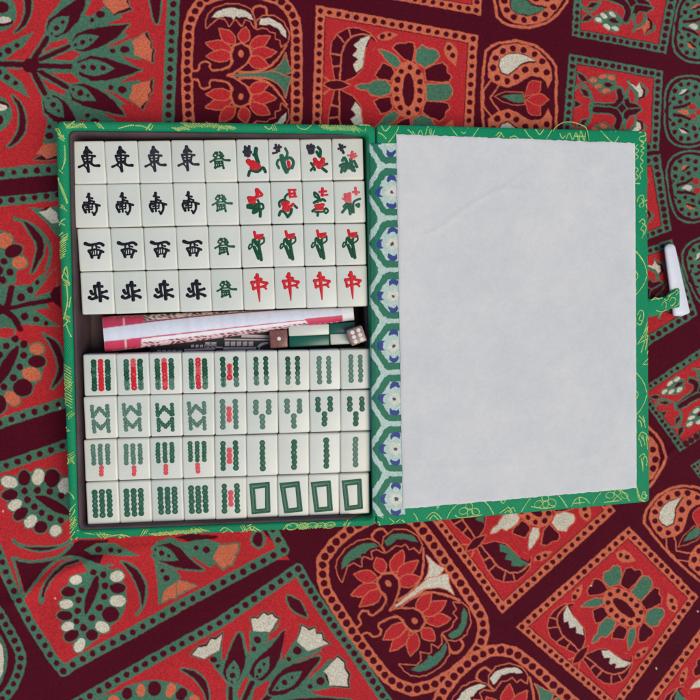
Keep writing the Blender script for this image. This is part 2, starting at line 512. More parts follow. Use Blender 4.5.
def rosette(p, body, center, petals, dots, r=23):
    B_ = arr(body); B_ = B_.mean(0) + (B_ - B_.mean(0)) * .88
    p.f('G', B_, 1)
    p.f('K', center, 1)
    petals = [(c, x, y, rx * 1.12, ry * 1.12, rot) for c, x, y, rx, ry, rot in petals]
    for c, x, y, rx, ry, rot in petals: p.e(c, x, y, rx, ry, rot, 'G', r * .9)
    for c, x, y, rx, ry, rot in petals: p.e(c, x, y, rx, ry, rot)
    p.d(dots, r * 1.08)

def print_panel_b():
    p = Pen(cloth, INK)
    p.f('R', '-130 206 0 202 56 196 120 190 170 300 120 385 62 402 0 421 -130 462')
    strip(p, '-129 214 -58 207 5 200.6 17.5 199.5 29.7 198 41.5 196.5 54 195 140 187', 11, 11.9)
    p.z(0, 0, 7)
    p.s('G', 24, '100 1530 250 1590 340 1700 350 1790 320 1900 230 1990')
    p.f('K', '165 1552 245 1600 305 1690 300 1775 222 1915 258 1740 225 1650', 1, 'G', 26)
    p.f('G', '200 1450 300 1460 420 1440 470 1620 400 1660 330 1560'); p.f('K', '268 1480 340 1445 400 1490 400 1500 320 1480'); p.f('W', '272 1484 330 1470 352 1452 400 1490 410 1560 362 1560')
    rosette(p, '-80 1600 60 1620 150 1740 190 1830 130 1900 110 2000 0 2020 -90 2000', '-60 1880 -20 1830 10 1900 -20 1990',
            [('O', 30, 1685, 52, 48, 0), ('K', 95, 1757, 56, 40, -20), ('O', 138, 1838, 46, 38, 0)], '28 1832 70 1905 0 1895 20 1960 65 1905', 24)
    # branching stem and leaves
    p.f('G', '-60 2000 60 2000 210 1990 330 1930 395 1870 400 2080 320 2110 420 2290 300 2280 160 2270 60 2330 -60 2250')
    p.f('R', '110 1900 190 1930 300 1890 330 1900 200 1960 120 1985'); p.f('R', '230 2080 300 1990 370 1900 400 1880 390 2030')
    p.f('R', '240 2170 330 2155 400 2200 415 2285 320 2215'); p.f('R', '185 2280 250 2280 420 2330 420 2365 300 2330 200 2312'); p.f('R', '200 2345 260 2345 320 2385 220 2378')
    p.d('148 2083', 28); p.d('213 2028', 23); p.d('262 1978', 18); p.d('175 2215', 28); p.d('255 2235', 23); p.d('322 2263', 18)
    p.s('K', 46, '-60 2190 40 2160 80 2020'); p.s('K', 32, '60 2160 220 2125 390 2095'); p.s('K', 44, '0 2150 90 2220 140 2300')
    p.f('K', '350 2060 385 2010 420 2000 430 2160 370 2110')
    p.s('G', 22, '300 2330 380 2400 430 2500')
    rosette(p, '-80 2380 60 2330 200 2380 300 2420 330 2540 300 2660 220 2740 130 2800 60 2840 -80 2830', '120 2420 128 2470 60 2620 -20 2700 -40 2640 40 2500',
            [('R', 40, 2330, 55, 32, 0), ('O', 258, 2443, 46, 35, 0), ('K', 257, 2530, 56, 40, 0), ('O', 220, 2620, 60, 44, 10), ('K', 160, 2713, 62, 56, 0),
             ('O', 85, 2788, 54, 38, 40), ('K', -5, 2830, 46, 60, 0)], '105 2373 168 2410 165 2488 138 2568 93 2642 28 2707 45 2423 -5 2485', 24)
    p.f('K', '320 2355 400 2400 440 2500 445 2600 432 2640 365 2715 405 2600 400 2510 360 2420', 1, 'G', 26)

def print_panel_c():
    p = Pen(cloth, INK)
    p.f('R', '-130 530 0 468 70 444 160 420 290 560 275 560 63 676 20 610 -20 540')
    strip(p, '-126 471 0.7 423 36 411.4 60 404 140 380', 10.6, 12.0)
    p.f('K', '-130 478 0 429.5 64 409.5 140 388 140 420 64 440 0 463 -130 515')
    strip(p, '-126 514 2 467 38 454.5 62 446 140 420', 10.6, 12.0)
    p.z(0, 0, 7)
    # left rosette (half under the case)
    rosette(p, '0 3360 60 3320 170 3290 270 3270 380 3280 470 3350 540 3480 520 3640 400 3730 300 3720 200 3670 90 3590 30 3500 10 3420',
            '245 3475 330 3475 430 3530 500 3605 400 3590 320 3540',
            [('W', 65, 3375, 52, 36, 15), ('K', 170, 3348, 40, 48, 0), ('W', 268, 3338, 38, 52, 12), ('K', 365, 3348, 50, 58, 10), ('W', 455, 3400, 40, 50, 20),
             ('K', 70, 3463, 52, 34, -8), ('W', 105, 3535, 45, 32, -28), ('K', 145, 3595, 52, 34, -35), ('W', 215, 3650, 45, 33, -45), ('K', 285, 3690, 42, 38, -20), ('W', 388, 3713, 38, 34, -30)],
            '172 3437 262 3432 348 3440 430 3470 192 3498 238 3547 292 3590 352 3625 425 3643', 22)
    # crescents and the dark gusset between the rosettes
    p.f('K', '100 3910 250 3930 400 3895 520 3800 560 3780 760 3780 700 3950 560 3910 450 3900 330 3970 180 4160')
    p.s('G', 22, '85 3905 180 3928 300 3925 420 3890 505 3810'); p.s('G', 20, '90 3910 160 4160 180 4165 330 3975 450 3905 560 3910 700 3960')
    p.f('K', '145 3818 215 3832 300 3832 425 3820 350 3850 280 3858 200 3845', 0, 'G', 24); p.s('G', 26, '90 3780 130 3815 160 3825'); p.s('G', 26, '410 3830 480 3795 510 3760')
    p.f('R', '190 4170 340 3990 450 3925 560 3925 470 3960 360 4040 280 4190'); 
    p.s('G', 40, '290 4210 300 4140 350 4050 440 3960 540 3922'); p.s('K', 20, '298 4170 315 4110 370 4030 450 3960 540 3925')
    p.f('G', '590 3850 680 3800 800 3800 900 3850 980 3890 880 3895 720 3880 640 3880'); p.d('690 3845', 26); p.d('777 3849', 21); p.d('840 3858', 17)
    p.f('G', '560 3915 700 3960 780 3940 860 4000 760 4060 640 4040'); 
    p.f('R', '715 3905 800 3895 960 3900 990 3920 830 3925 730 3955')
    p.f('R', '740 3972 800 3960 850 3970 790 3990')
    p.z(0, 500, 3.5)
    rosette(p, '245 262 330 222 372 226 432 250 455 310 455 372 425 430 365 470 305 535 262 526 212 462 200 385 212 315', '340 262 346 300 330 350 300 402 296 360 310 310',
            [('W', 265, 280, 20, 14, -15), ('K', 240, 322, 22, 16, 0), ('W', 232, 365, 22, 14, 0), ('K', 228, 405, 24, 15, 0), ('W', 238, 443, 20, 14, -15), ('K', 250, 475, 24, 17, -30),
             ('W', 279, 508, 15, 24, 30), ('K', 322, 472, 18, 18, 0), ('W', 358, 445, 22, 18, 25), ('K', 387, 400, 27, 25, 0), ('W', 412, 353, 26, 18, 0), ('K', 412, 308, 25, 16, 0), ('W', 410, 268, 22, 17, -15)],
            '327 252 362 262 368 300 365 338 348 377 322 412 292 447 268 425 272 388 275 350 285 315', 11)
    p.s('G', 12, '425 216 470 235 505 285 512 330 500 370 480 400')
    p.f('K', '432 218 480 248 508 300 506 345 498 368 488 320 462 262', 1, 'G', 11)
    # spray on the right of the panel
    p.z(90, 520, 7)
    p.f('G', '440 230 480 300 600 350 640 400 590 440 520 490 498 570 478 600 470 420')
    p.f('G', '420 200 470 150 570 120 650 160 760 200 860 150 905 170 890 260 840 330 740 270 640 230 540 180')
    p.f('R', '130 138 300 130 420 198 398 240 330 200')
    p.f('K', '478 178 560 160 630 195 690 262 740 310 792 350 700 346 600 332 500 292 438 245', 0, 'G', 26)
    p.lens('G', 425, 200, 620, 280, 100, at=.45); p.d('455 205', 11); p.d('500 230', 20); p.d('552 250', 12)
    p.d('508 355', 15); p.e('K', 535, 408, 26, 22)
    p.f('K', '590 120 700 95 900 110 880 130 700 150'); p.f('G', '690 260 760 200 860 170 900 250 860 330 760 250')
    p.d('745 195', 15); p.d('816 212', 26)
    p.f('O', '498 580 520 490 610 428 720 455 700 480 650 510 620 510 600 545 560 548', 0, 'G', 18)
    p.z(180, 510, 7)
    p.f('G', '-40 240 90 215 180 205 282 230 270 290 235 340 150 300 60 280'); p.d('115 265', 16); p.d('185 280', 26)
    p.f('O', '230 335 275 250 412 238 400 262 412 280 380 310 385 335 372 352 368 385 335 380 300 412', 0, 'G', 22)
    p.f('O', '-20 490 60 510 115 532 30 570 -20 600', 0, 'G', 16)
    p.e('K', 545, 205, 38, 50, 0, 'G', 34)
    p.z(0, 0, 1)
    strip(p, '-60 430 -20 510 2.5 562.5 9 581 21.4 606 32 626 42 641 52 657 63 671', 10.6, 10.3)
    strip(p, '63 671 85 657.6 128 635 181 605 233.5 577 283.5 550', 11, 11.3)
    strip(p, '283.5 550 279 541 274 532 262 510', 11, 11)

def print_panel_d():
    p = Pen(cloth, INK)
    p.f('R', '80 702 187 641 299 573 378 690 450 800 -40 800')
    p.z(180, 600, 7)
    p.f('G', '200 420 300 320 420 220 520 210 640 210 700 160 760 260 900 260 1060 420 1060 640 900 800 200 800 340 600')
    p.f('R', '290 420 300 300 345 200 420 80 480 130 490 380 470 350 440 220 400 200 330 400'); p.f('R', '600 300 690 180 800 120 820 260 700 420 730 230')
    p.f('R', '0 460 100 460 190 490 260 560 320 640 330 720 200 760 210 640 150 540 0 480')
    p.f('R', '400 640 460 540 490 560 470 640 420 720'); p.f('R', '520 620 620 560 640 600 560 720 500 720')
    p.f('K', '70 385 130 320 185 310 210 262 250 262 300 222 300 235 275 355 165 412 82 388', 0, 'G', 10)
    p.f('W', '85 382 130 332 190 324 218 275 252 278 294 236 274 354 165 410')
    p.e('K', 235, 418, 26, 22); p.d('265 462', 16)
    p.f('K', '490 122 545 120 585 80 612 98 648 86 665 112 700 122 640 220 515 225', 0, 'G', 10)
    p.f('W', '497 132 546 130 586 92 610 108 645 98 662 124 690 128 630 224 515 220')
    p.e('K', 543, 280, 26, 26); p.d('518 343', 16)
    p.f('K', '405 232 442 320 458 430 430 520 398 572 330 562 302 500 332 400', 1, 'G', 24)
    p.lens('G', 363, 604, 382, 420, 100, at=.5); p.d('375 475', 11); p.d('367 530', 21); p.d('363 578', 12)
    p.f('K', '735 215 700 400 645 500 570 565 500 532 490 490 540 410 640 320', 1, 'G', 24)
    p.lens('G', 522, 562, 625, 394, 90, at=.5); p.d('590 448', 11); p.d('556 494', 18); p.d('540 536', 11)
    p.s('G', 56, '355 610 355 900'); p.s('K', 32, '355 620 355 900'); p.s('G', 56, '505 575 380 850'); p.s('K', 34, '505 580 380 850')
    p.s('G', 56, '660 640 500 800'); p.s('K', 36, '630 670 480 820')
    p.f('K', '10 485 100 500 172 560 200 640 195 720 165 640 110 560', 1, 'G', 22)
    p.z(90, 600, 7)
    p.f('G', '60 680 200 640 260 600 355 575 450 560 570 575 660 610 740 680 760 800 0 800', 1)
    for c, x, y, rx, ry, rot in (('K', 262, 655, 36, 44, 0), ('O', 355, 632, 32, 46, 8), ('K', 450, 620, 48, 54, 0), ('O', 565, 632, 34, 52, 20), ('K', 640, 660, 38, 48, 25), ('O', 165, 700, 40, 34, 0), ('O', 728, 698, 36, 30, 30)):
        p.e(c, x, y, rx, ry, rot, 'G', 10)
    p.z(270, 600, 7)
    p.f('R', '-20 250 90 170 200 150 130 360 80 430 95 280 110 200 20 270'); p.f('R', '160 440 330 370 470 310 480 370 400 430 270 560 300 460 350 395')
    p.f('R', '280 640 480 610 600 600 620 720 500 720'); p.f('R', '480 290 560 380 640 520 700 620 580 560 560 460')
    p.f('G', '95 445 190 295 262 360 180 425'); p.f('G', '250 640 380 505 420 600 340 635')
    p.f('K', '215 170 270 202 315 186 330 228 366 228 378 275 425 306 265 362 190 290', 0, 'G', 12)
    p.f('W', '224 182 270 212 314 198 325 238 360 238 370 284 410 306 265 360 190 290')
    p.e('K', 190, 355, 30, 30); p.d('133 412', 16)
    p.f('K', '475 385 530 436 532 478 562 518 552 558 558 615 415 604 375 500', 0, 'G', 12)
    p.f('W', '472 400 520 440 520 482 548 522 540 560 545 602 415 600 405 530 375 502')
    p.e('K', 352, 568, 30, 28); p.d('280 605', 17)
    p.f('K', '352 400 250 545 170 625 70 668 -10 655 25 560 120 470 230 430', 1, 'G', 22)
    p.lens('G', 15, 640, 225, 498, 96, at=.5); p.d('50 615', 11); p.d('103 577', 20); p.d('155 543', 12)
    p.lens('K', 120, -30, 258, 120, 74, 'G', 22)
    p.f('K', '40 720 200 690 360 680 560 700 640 760 200 800', 0, 'G', 20)
    p.z(0, 0, 1)
    strip(p, '-20 760 40 724.5 90 696 150 661 220 622.5 298 569', 11, 10.5)
    strip(p, '298 569 308 587 330 620 361 663 400 722 470 830', 11, 8.5)

def print_cloth():
    p = Pen(cloth, INK)
    print_panel_b(); print_panel_a(); print_panel_c(); print_panel_d()
    # the round green medallion cut by the left edge of the photograph
    strip(p, '-90 560 -40 560 -10 600 2 617.5 6.5 626 11.5 635 16.4 644 20.4 654 21 663 18 674 13.5 684.5 7 694 -20 720 -90 730', 10.6, 9.2)
    p.s('G', 3, '-8 630 2 640 6 660 0 682 -8 690'); p.e('W', -8, 660, 12, 26)
    T0 = lambda P: P / 5.385 + np.array([170, 0])
    lotus(T0, 'W', 'G')
    a0, a1 = (160, 405), (565, 405)
    T1 = homography(arr('160 405 565 405 382 290 382 520'), arr('365.4 626.4 431.5 581.5 388.9 583.1 414.2 617.4'))
    T1 = similarity(a0, a1, (365.4, 627.0), (431.0, 581.5))
    lotus(T1, 'G', 'W')
    c, s_ = math.cos(math.radians(-13.3)), math.sin(math.radians(-13.3))
    r0 = T1(arr('485 70'))[0]
    def T2(P):
        q = T1(P) - r0
        return np.c_[q[:, 0] * c - q[:, 1] * s_, q[:, 0] * s_ + q[:, 1] * c] + np.array([485, 675.7])
    lotus(T2, 'W', 'G')
    daisy(DQ); daisy('515.7 627 628.9 526.5 698.4 597 615.3 711.8')
    daisy('417 500 550 427 616 511 502 614', 'G', ('K', 'W'))
    daisy('631 721 721 601 803 656 745 784', 'G', ('K', 'W'))
    daisy('325 -165 488 -90 480.7 15.5 318 -14', 'G', ('K', 'W'))
    Z = lambda P: P / 7 + np.array([470, 30])
    pebble(Z); pebble(lambda P: Z(P) + np.array([11, -128]), 'G', 'W')
    TP = similarity((145, 470), (290, 235), (676.4, 549.5), (668.6, 514.3))
    pebble(TP)
    p.s('O', 2.7, '640 418 651 430 659 438 664.5 451 665.5 459 660 471 650 486 640 492'); p.e('O', 645, 458, 15, 24); p.d('653 449.5 655.4 459.3 653 468.6', 3.2)
    green_square(GQ); green_square('578 -75 682 -28 666 53.6 572 35.7', 'W', 'O')
    green_square('562 172 660 154 671.5 230.5 585 262', 'W', 'O')
    green_square('587 268 672 239 697.5 315 606 372', 'O', 'W')
    green_square('637 392 722 334 775 388 680 452', 'W', 'O')
    green_square('691 466 745 425 790 480 735 530', 'O', 'W')
    Zg = lambda P: P / 8.75 + np.array([620, 60])
    def rot(T, ang, about, shift):
        ca, sa = math.cos(math.radians(ang)), math.sin(math.radians(ang)); ab = np.array(about)
        return lambda P: (lambda q: np.c_[q[:, 0] * ca - q[:, 1] * sa, q[:, 0] * sa + q[:, 1] * ca])(T(P) - ab) + ab + np.array(shift)
    green_pebble(Zg); green_pebble(rot(Zg, 8, (664, 111), (10, -88)), 'W', 'O')
    green_pebble(rot(Zg, -9, (664, 111), (4, 79)), 'W', 'O'); green_pebble(rot(Zg, -22, (664, 111), (24, 170)), 'O', 'W')
    p.z(0, 0, 1)
    p.d('656.3 668.7 2.8 511.5 55.5 598.4 591.3 586 698 611 59.5 408 611.5 663.5', .9, 'W')

print_cloth()
fade = np.clip(.5 + .5 * smooth_noise(cloth.nv, cloth.nu, 26 * cloth.S), 0, 1)[..., None]
cloth.img *= 0.93 + 0.12 * fade                                # a well washed print: slightly uneven dye

U, V = cloth.U, cloth.V
hgt = .0011 * smooth_noise(cloth.nv, cloth.nu, 85 * cloth.S) + .0004 * smooth_noise(cloth.nv, cloth.nu, 28 * cloth.S) + .00008 * smooth_noise(cloth.nv, cloth.nu, 7 * cloth.S)
def crease(pts, amp, w):
    P = spline(arr(pts), False); d = np.full(U.shape, 1e9)
    for (ax, ay), (bx, by) in zip(P[:-1], P[1:]):
        ex, ey = bx - ax, by - ay; t = np.clip(((U - ax) * ex + (V - ay) * ey) / (ex * ex + ey * ey), 0, 1)
        d = np.minimum(d, np.hypot(U - ax - t * ex, V - ay - t * ey))
    dist = np.hypot(U - P[len(P) // 2, 0], V - P[len(P) // 2, 1]); L = np.linalg.norm(P[-1] - P[0]) / 2
    return amp * np.exp(-(d / w)**2) * np.clip(1.3 - dist / L, 0, 1)
hgt += crease('10 605 40 586 90 562 140 548 210 540', .0042, 8) + crease('650 478 672 452 705 428', .0010, 3.5)
hgt += crease('-20 330 20 325 60 300', .0012, 9) + crease('330 600 420 660 560 690', .0008, 14)
dx = np.maximum(np.maximum(62 - U, U - 372), 0); dy = np.maximum(np.maximum(128 - V, V - 534), 0)
hgt = (hgt + .0004) * np.clip(np.hypot(dx, dy) / 34, 0, 1) - .0002
cloth_pts = at(U, V, hgt)
me = grid_mesh('tablecloth', cloth_pts, cloth.img)
m = N('printed_cotton')
at_ = m.node('Attribute', attribute_name='print')
w1 = m.tex('Noise', 950, 4, .8); w2 = m.tex('Noise', 420, 4, .7)
w3 = m.tex('Wave', 1150, stretch=(1, 1, 1, math.radians(28))); w3.inputs['Distortion'].default_value = 1.2
c = m.mix(at_.outputs[0], m.ramp(w1.outputs[0], [(.34, (.25, .26, .31)), (.62, (1.0, 1.0, 1.0))]), .66, 'MULTIPLY')
c = m.mix(c, m.ramp(w2.outputs[0], [(.3, (.72, .72, .74)), (.7, (1, 1, 1))]), .5, 'MULTIPLY')
nb = m.bump(w1.outputs[0], .5, .00025); nb = m.bump(w3.outputs[0], .25, .00015, nb)
m.set(Base_Color=c, Roughness=.85, Normal=nb, Sheen_Weight=.03, Sheen_Roughness=.5, Specular_IOR_Level=.1)
tag(link('tablecloth', me, None, [m.m]), 'maroon cotton cloth block printed with red, green and orange panels, under the case', 'cloth', kind='structure')

# ------------------------------------------------------------------ the case: rim, lining, hinge cloth, lid, strap and peg
class Ribbons:
    """raised threads or filled engraving strokes, gathered into one mesh"""
    def __init__(s): s.v, s.fc, s.mi = [], [], []
    def add(s, P, w, h, mi=0, up=None, taper=True, base=0.0, prof=((-1, 0), (-.65, .72), (0, 1), (.65, .72), (1, 0))):
        P = np.asarray(P, float); n = len(P)
        w = np.full(n, w) if np.isscalar(w) else np.asarray(w, float)
        d = np.gradient(P, axis=0); d /= np.linalg.norm(d, axis=1)[:, None] + 1e-12
        upv = np.array([0, 0, 1.0]) if up is None else np.asarray(up, float)
        side = np.cross(upv, d); side /= np.linalg.norm(side, axis=1)[:, None] + 1e-12
        pts, ws = list(P), list(w); sides = list(side)
        if taper:                                           # rounded ends
            for k, q in ((.87, .5), (.45, .9)):
                pts.insert(0, P[0] - d[0] * w[0] / 2 * q); ws.insert(0, w[0] * k); sides.insert(0, side[0])
                pts.append(P[-1] + d[-1] * w[-1] / 2 * q); ws.append(w[-1] * k); sides.append(side[-1])
        hh = h * random.uniform(.85, 1.15)
        b = len(s.v)
        for p, ww, sd in zip(pts, ws, sides):
            for a, z in prof: s.v.append(p + sd * (a * ww / 2) + upv * (z * hh + base))
        for i in range(len(pts) - 1):
            for j in range(4):
                a = b + i * 5 + j
                s.fc.append((a, a + 1, a + 6, a + 5)); s.mi.append(mi)
        m_ = b + (len(pts) - 1) * 5
        s.fc.append((b + 4, b + 3, b + 2, b + 1, b)); s.fc.append((m_, m_ + 1, m_ + 2, m_ + 3, m_ + 4)); s.mi += [mi, mi]
    def bead(s, c, r, h, mi=0, mi2=None, n=11):
        """a round dab of paint with a paler hollow in the middle"""
        b = len(s.v); hh = h * random.uniform(.8, 1.2); c = np.asarray(c, float)
        rings = ((1, 0), (.82, .8), (.56, 1), (.38, .7))
        for k, z in rings:
            for i in range(n):
                t = 2 * math.pi * i / n
                s.v.append(c + np.array([math.cos(t) * r * k, math.sin(t) * r * k, z * hh]))
        for q in range(3):
            for i in range(n):
                j = (i + 1) % n
                s.fc.append((b + q * n + i, b + q * n + j, b + (q + 1) * n + j, b + (q + 1) * n + i)); s.mi.append(mi)
        s.fc.append(tuple(b + 3 * n + i for i in range(n))); s.mi.append(mi if mi2 is None else mi2)

def ring_points(c, r, na=5, ne=14, wob=0.0):
    """a rounded outline through four corners TL TR BR BL (N,3)"""
    c = np.asarray(c, float); out = []
    for i in range(4):
        p, a, b = c[i], c[i - 1], c[(i + 1) % 4]
        e1 = (a - p) / np.linalg.norm(a - p); e2 = (b - p) / np.linalg.norm(b - p)
        s0, s1 = p + e1 * r, p + e2 * r
        for t in np.linspace(0, 1, na): out.append((1 - t)**2 * s0 + 2 * t * (1 - t) * p + t * t * s1)
        q = c[(i + 1) % 4]; nx = q + (p - q) / np.linalg.norm(p - q) * r
        for t in np.linspace(0, 1, ne + 2)[1:-1]: out.append(s1 + (nx - s1) * t)
    return np.array(out)

def quad_at(q, z): 
    q = arr(q); return at(q[:, 0], q[:, 1], z)

GREEN = lin(0, 128, 84)
def brocade_mat():
    n = N('green_brocade')
    w = n.tex('Wave', 330, stretch=(1, 1, 1, math.radians(38))); w.inputs['Distortion'].default_value = .6
    t = n.tex('Noise', 1500, 3, .7); t2 = n.tex('Noise', 60, 3)
    g = alb(0, 128, 85)
    c = n.ramp(t.outputs[0], [(.3, tuple(x * .72 for x in g)), (.72, tuple(x * 1.2 for x in g))])
    c = n.mix(c, n.ramp(w.outputs[0], [(0, (.72, .8, .74)), (1, (1, 1, 1))]), .6, 'MULTIPLY')
    c = n.mix(c, n.ramp(t2.outputs[0], [(.35, (.82, .92, 1)), (.65, (1, 1, .9))]), .5, 'MULTIPLY')
    nb = n.bump(t.outputs[0], .3, .0002); nb = n.bump(w.outputs[0], .5, .0003, nb)
    n.set(Base_Color=c, Roughness=.5, Normal=nb, Specular_IOR_Level=.22, Sheen_Weight=.04, Sheen_Roughness=.4)
    return n.m
def gold_mat():
    n = N('gold_thread')
    t = n.tex('Noise', 2600, 2, .7)
    c = n.ramp(t.outputs[0], [(.3, alb(40, 124, 72)), (.5, alb(140, 172, 88)), (.74, alb(196, 208, 136))])
    n.set(Base_Color=c, Roughness=.38, Metallic=.15, Normal=n.bump(t.outputs[0], .6, .0003))
    return n.m
M_BRO, M_GOLD = brocade_mat(), gold_mat()

OUT_Q, IN_Q = '54.5 120 376 124 376 526.5 69.5 540.5', '68.5 131 367 134.2 373.2 518.6 78.3 530.2'
base_c = quad_at(OUT_Q, 0.0).mean(0)
case = empty('mahjong_case', base_c)
tag(case, 'open green brocade storage case with white lined lid and white peg, holding the tiles', 'case')

# outer shell: wrapped board walls with a soft rounded rim
oq, iq = quad_at(OUT_Q, H), quad_at(IN_Q, H)
RO = ring_points(oq, .0045); RI = ring_points(iq, .0035)
nr = len(RO); wv = .00035 * np.interp(np.arange(nr) % nr, np.arange(nr), np.convolve(RNG.uniform(-1, 1, nr + 8), np.ones(9) / 3, 'valid'))
prof = ((0.0, .0004, .0), (0.0, H * .5, .0), (0.0, H - .0035, .0), (.03, H - .0018, .5), (.14, H - .0005, 1), (.32, H, 1), (.68, H, 1), (.86, H - .0005, 1), (.97, H - .0016, .6), (1.0, H - .004, 0), (1.06, H - .012, 0))
rows = []
for t, z, k in prof:
    P = RO + (RI - RO) * t; P[:, 2] = z + wv * k
    nrm = RI - RO; nrm[:, 2] = 0; nrm /= np.linalg.norm(nrm, axis=1)[:, None]
    P[:, :2] += (nrm * (wv * .7)[:, None])[:, :2] * (1 if t < .9 else .3)
    rows.append(P - base_c)
S = np.array(rows)
me_shell = grid_mesh('shell', S[::-1], None, closed_u=True)

rim = Ribbons()
def thr(rb, pts, surf, w=1.25, zm=(0, 0, 1), h=.00022, smooth=True):
    P = arr(pts) / zm[2] + np.array(zm[:2])
    if smooth and len(P) > 2: P = spline(P, False)
    if len(P) == 2: P = P[0] + (P[1] - P[0]) * np.linspace(0, 1, 5)[:, None]
    Q, up, ok = surf(P)
    ww = 1.05 * w * CAM_H / F * np.clip(RNG.uniform(.7, 1.25, len(Q)), .5, 1.4)
    i = 0
    while i < len(ok):                                       # keep only what lies on the fabric
        if not ok[i]: i += 1; continue
        j = i
        while j < len(ok) and ok[j]: j += 1
        if j - i >= 2: rb.add(Q[i:j] - base_c, ww[i:j], h, 1, up)
        i = j
def hatch(rb, surf, u0, v0, u1, v1, n, du, dv, zm=(0, 0, 1), w=1.0):
    for i in range(n):
        x = u0 + (u1 - u0) * (i + .5) / n + random.uniform(-.4, .4); y = v0 + (v1 - v0) * (i + .5) / n
        k = random.uniform(.7, 1.15)
        thr(rb, [x - du * k / 2, y - dv * k / 2, x + random.uniform(-1, 1) * .04 * abs(dv), y, x + du * k / 2, y + dv * k / 2], surf, w * random.uniform(.8, 1.2), zm)
def loop(rb, surf, x, y, rx, ry, zm, w=1.1, a0=0, a1=360, rot=0):
    t = np.radians(np.linspace(a0, a1, 13)); r = math.radians(rot)
    a, b = np.cos(t) * rx, np.sin(t) * ry
    thr(rb, np.c_[x + a * math.cos(r) - b * math.sin(r), y + a * math.sin(r) + b * math.cos(r)], surf, w, zm, smooth=False)

# height of the rim across its width, so that the threads follow the rounded edge
OQ2, IQ2 = arr(OUT_Q), arr(IN_Q)
def rim_surf(P):
    best = np.full(len(P), 2.0); tt = np.zeros(len(P))
    for i in range(4):
        a, b = OQ2[i], OQ2[(i + 1) % 4]; c_, d_ = IQ2[i], IQ2[(i + 1) % 4]
        e = (b - a) / np.linalg.norm(b - a); nn = np.array([-e[1], e[0]])
        w_ = abs(((c_ + d_) / 2 - (a + b) / 2) @ nn)
        q = ((P - a) @ nn) / w_
        m_ = (q < best) if i != 1 else np.zeros(len(P), bool)
        tt = np.where(m_, q, tt); best = np.where(m_, q, best)
    t = np.clip(tt, 0.02, .99)
    z = np.interp(t, [p[0] for p in prof[2:10]], [p[1] for p in prof[2:10]]) + .00012
    return at(P[:, 0], P[:, 1], z), None, (tt > .05) & (tt < .93)

zt = (60, 110, 4.375)
hatch(rim, rim_surf, 20, 68, 112, 68, 9, 16, 18, zt); thr(rim, '62 50 40 66 28 78 60 74 100 62 112 78', rim_surf, 1.3, zt); thr(rim, '256 80 300 68 320 66', rim_surf, 1.3, zt); thr(rim, '330 68 360 70 394 86', rim_surf, 1.3, zt)
hatch(rim, rim_surf, 500, 84, 560, 78, 6, 30, 14, zt); hatch(rim, rim_surf, 540, 66, 700, 68, 13, 34, 20, zt, .9)
zt = (220, 110, 4.375)
hatch(rim, rim_surf, 0, 74, 60, 78, 6, 24, 18, zt); thr(rim, '70 80 40 70 30 86', rim_surf, 1.1, zt); thr(rim, '196 72 214 84 226 74', rim_surf, 1.1, zt); thr(rim, '238 66 248 88', rim_surf, 1, zt); thr(rim, '335 66 350 80 375 84 398 68', rim_surf, 1.1, zt)
hatch(rim, rim_surf, 440, 76, 610, 80, 16, 34, 22, zt, .95); thr(rim, '612 66 645 66 656 70', rim_surf, 1, zt); thr(rim, '640 74 632 96', rim_surf, 1, zt)
zt = (40, 110, 11.67)
for s_ in ('170 190 200 250 260 300', '180 215 215 225 235 260', '210 280 255 320 270 290', '280 150 330 210 380 190', '270 320 295 350', '285 420 290 520 285 600', '255 690 275 640 295 560'): thr(rim, s_, rim_surf, 1.2, zt)
zt = (45, 170, 4.375)
for s_ in ('62 0 76 12', '58 36 66 70 96 146', '66 60 84 100 98 142', '60 246 72 222 86 214', '62 230 84 240', '58 290 76 274', '74 470 92 422 100 490 78 474', '80 440 98 470', '94 500 98 560 94 600 82 650', '112 556 104 600', '76 688 98 660 84 640'): thr(rim, s_, rim_surf, 1.2, zt)
hatch(rim, rim_surf, 80, 300, 70, 392, 9, 34, -26, zt)
zt = (50, 330, 4.375)
for s_ in ('72 -20 80 4 92 28', '70 430 84 440 72 442', '66 440 72 424', '72 552 82 570 74 590', '98 572 104 584', '72 540 74 548'): thr(rim, s_, rim_surf, 1.2, zt)
hatch(rim, rim_surf, 70, 150, 82, 338, 15, 36, 22, zt, 1.1); hatch(rim, rim_surf, 62, 180, 68, 330, 7, 8, 30, zt)
hatch(rim, rim_surf, 64, 500, 72.5, 536, 12, 5, -7, (0, 0, 1), 1.15); hatch(rim, rim_surf, 65, 450, 66, 466, 3, 3, 6)
zt = (60, 490, 11.67)
for s_ in ('100 20 140 60 160 100', '90 300 130 220 180 160', '110 330 150 280 170 230', '120 450 150 400 170 330', '120 560 160 600 200 550', '200 470 230 480 270 490', '440 520 520 515 590 525'): thr(rim, s_, rim_surf, 1.2, zt)
zt = (60, 505, 4.375)
for s_ in ('178 152 220 136 266 128', '270 128 300 138 332 152', '256 146 268 130 286 146', '244 150 262 142 290 150', '110 122 150 128'): thr(rim, s_, rim_surf, 1.2, zt)
hatch(rim, rim_surf, 400, 130, 640, 108, 18, 44, 12, zt, 1.0)
zt = (220, 505, 4.375)
for s_ in ('0 112 20 98 40 108 60 122', '10 122 30 110', '92 118 120 104 140 92 160 104 190 120', '110 120 135 106 165 118', '128 96 140 112 150 96', '120 92 138 84', '276 108 296 84 310 92'): thr(rim, s_, rim_surf, 1.15, zt)
for x, y, a, b in ((315, 94, 24, 14), (365, 92, 22, 13), (400, 92, 26, 14), (440, 92, 24, 14), (480, 88, 24, 13)): loop(rim, rim_surf, x, y, a, b, zt, 1.0, rot=-12)
hatch(rim, rim_surf, 350, 100, 500, 88, 10, 26, -14, zt, .9)

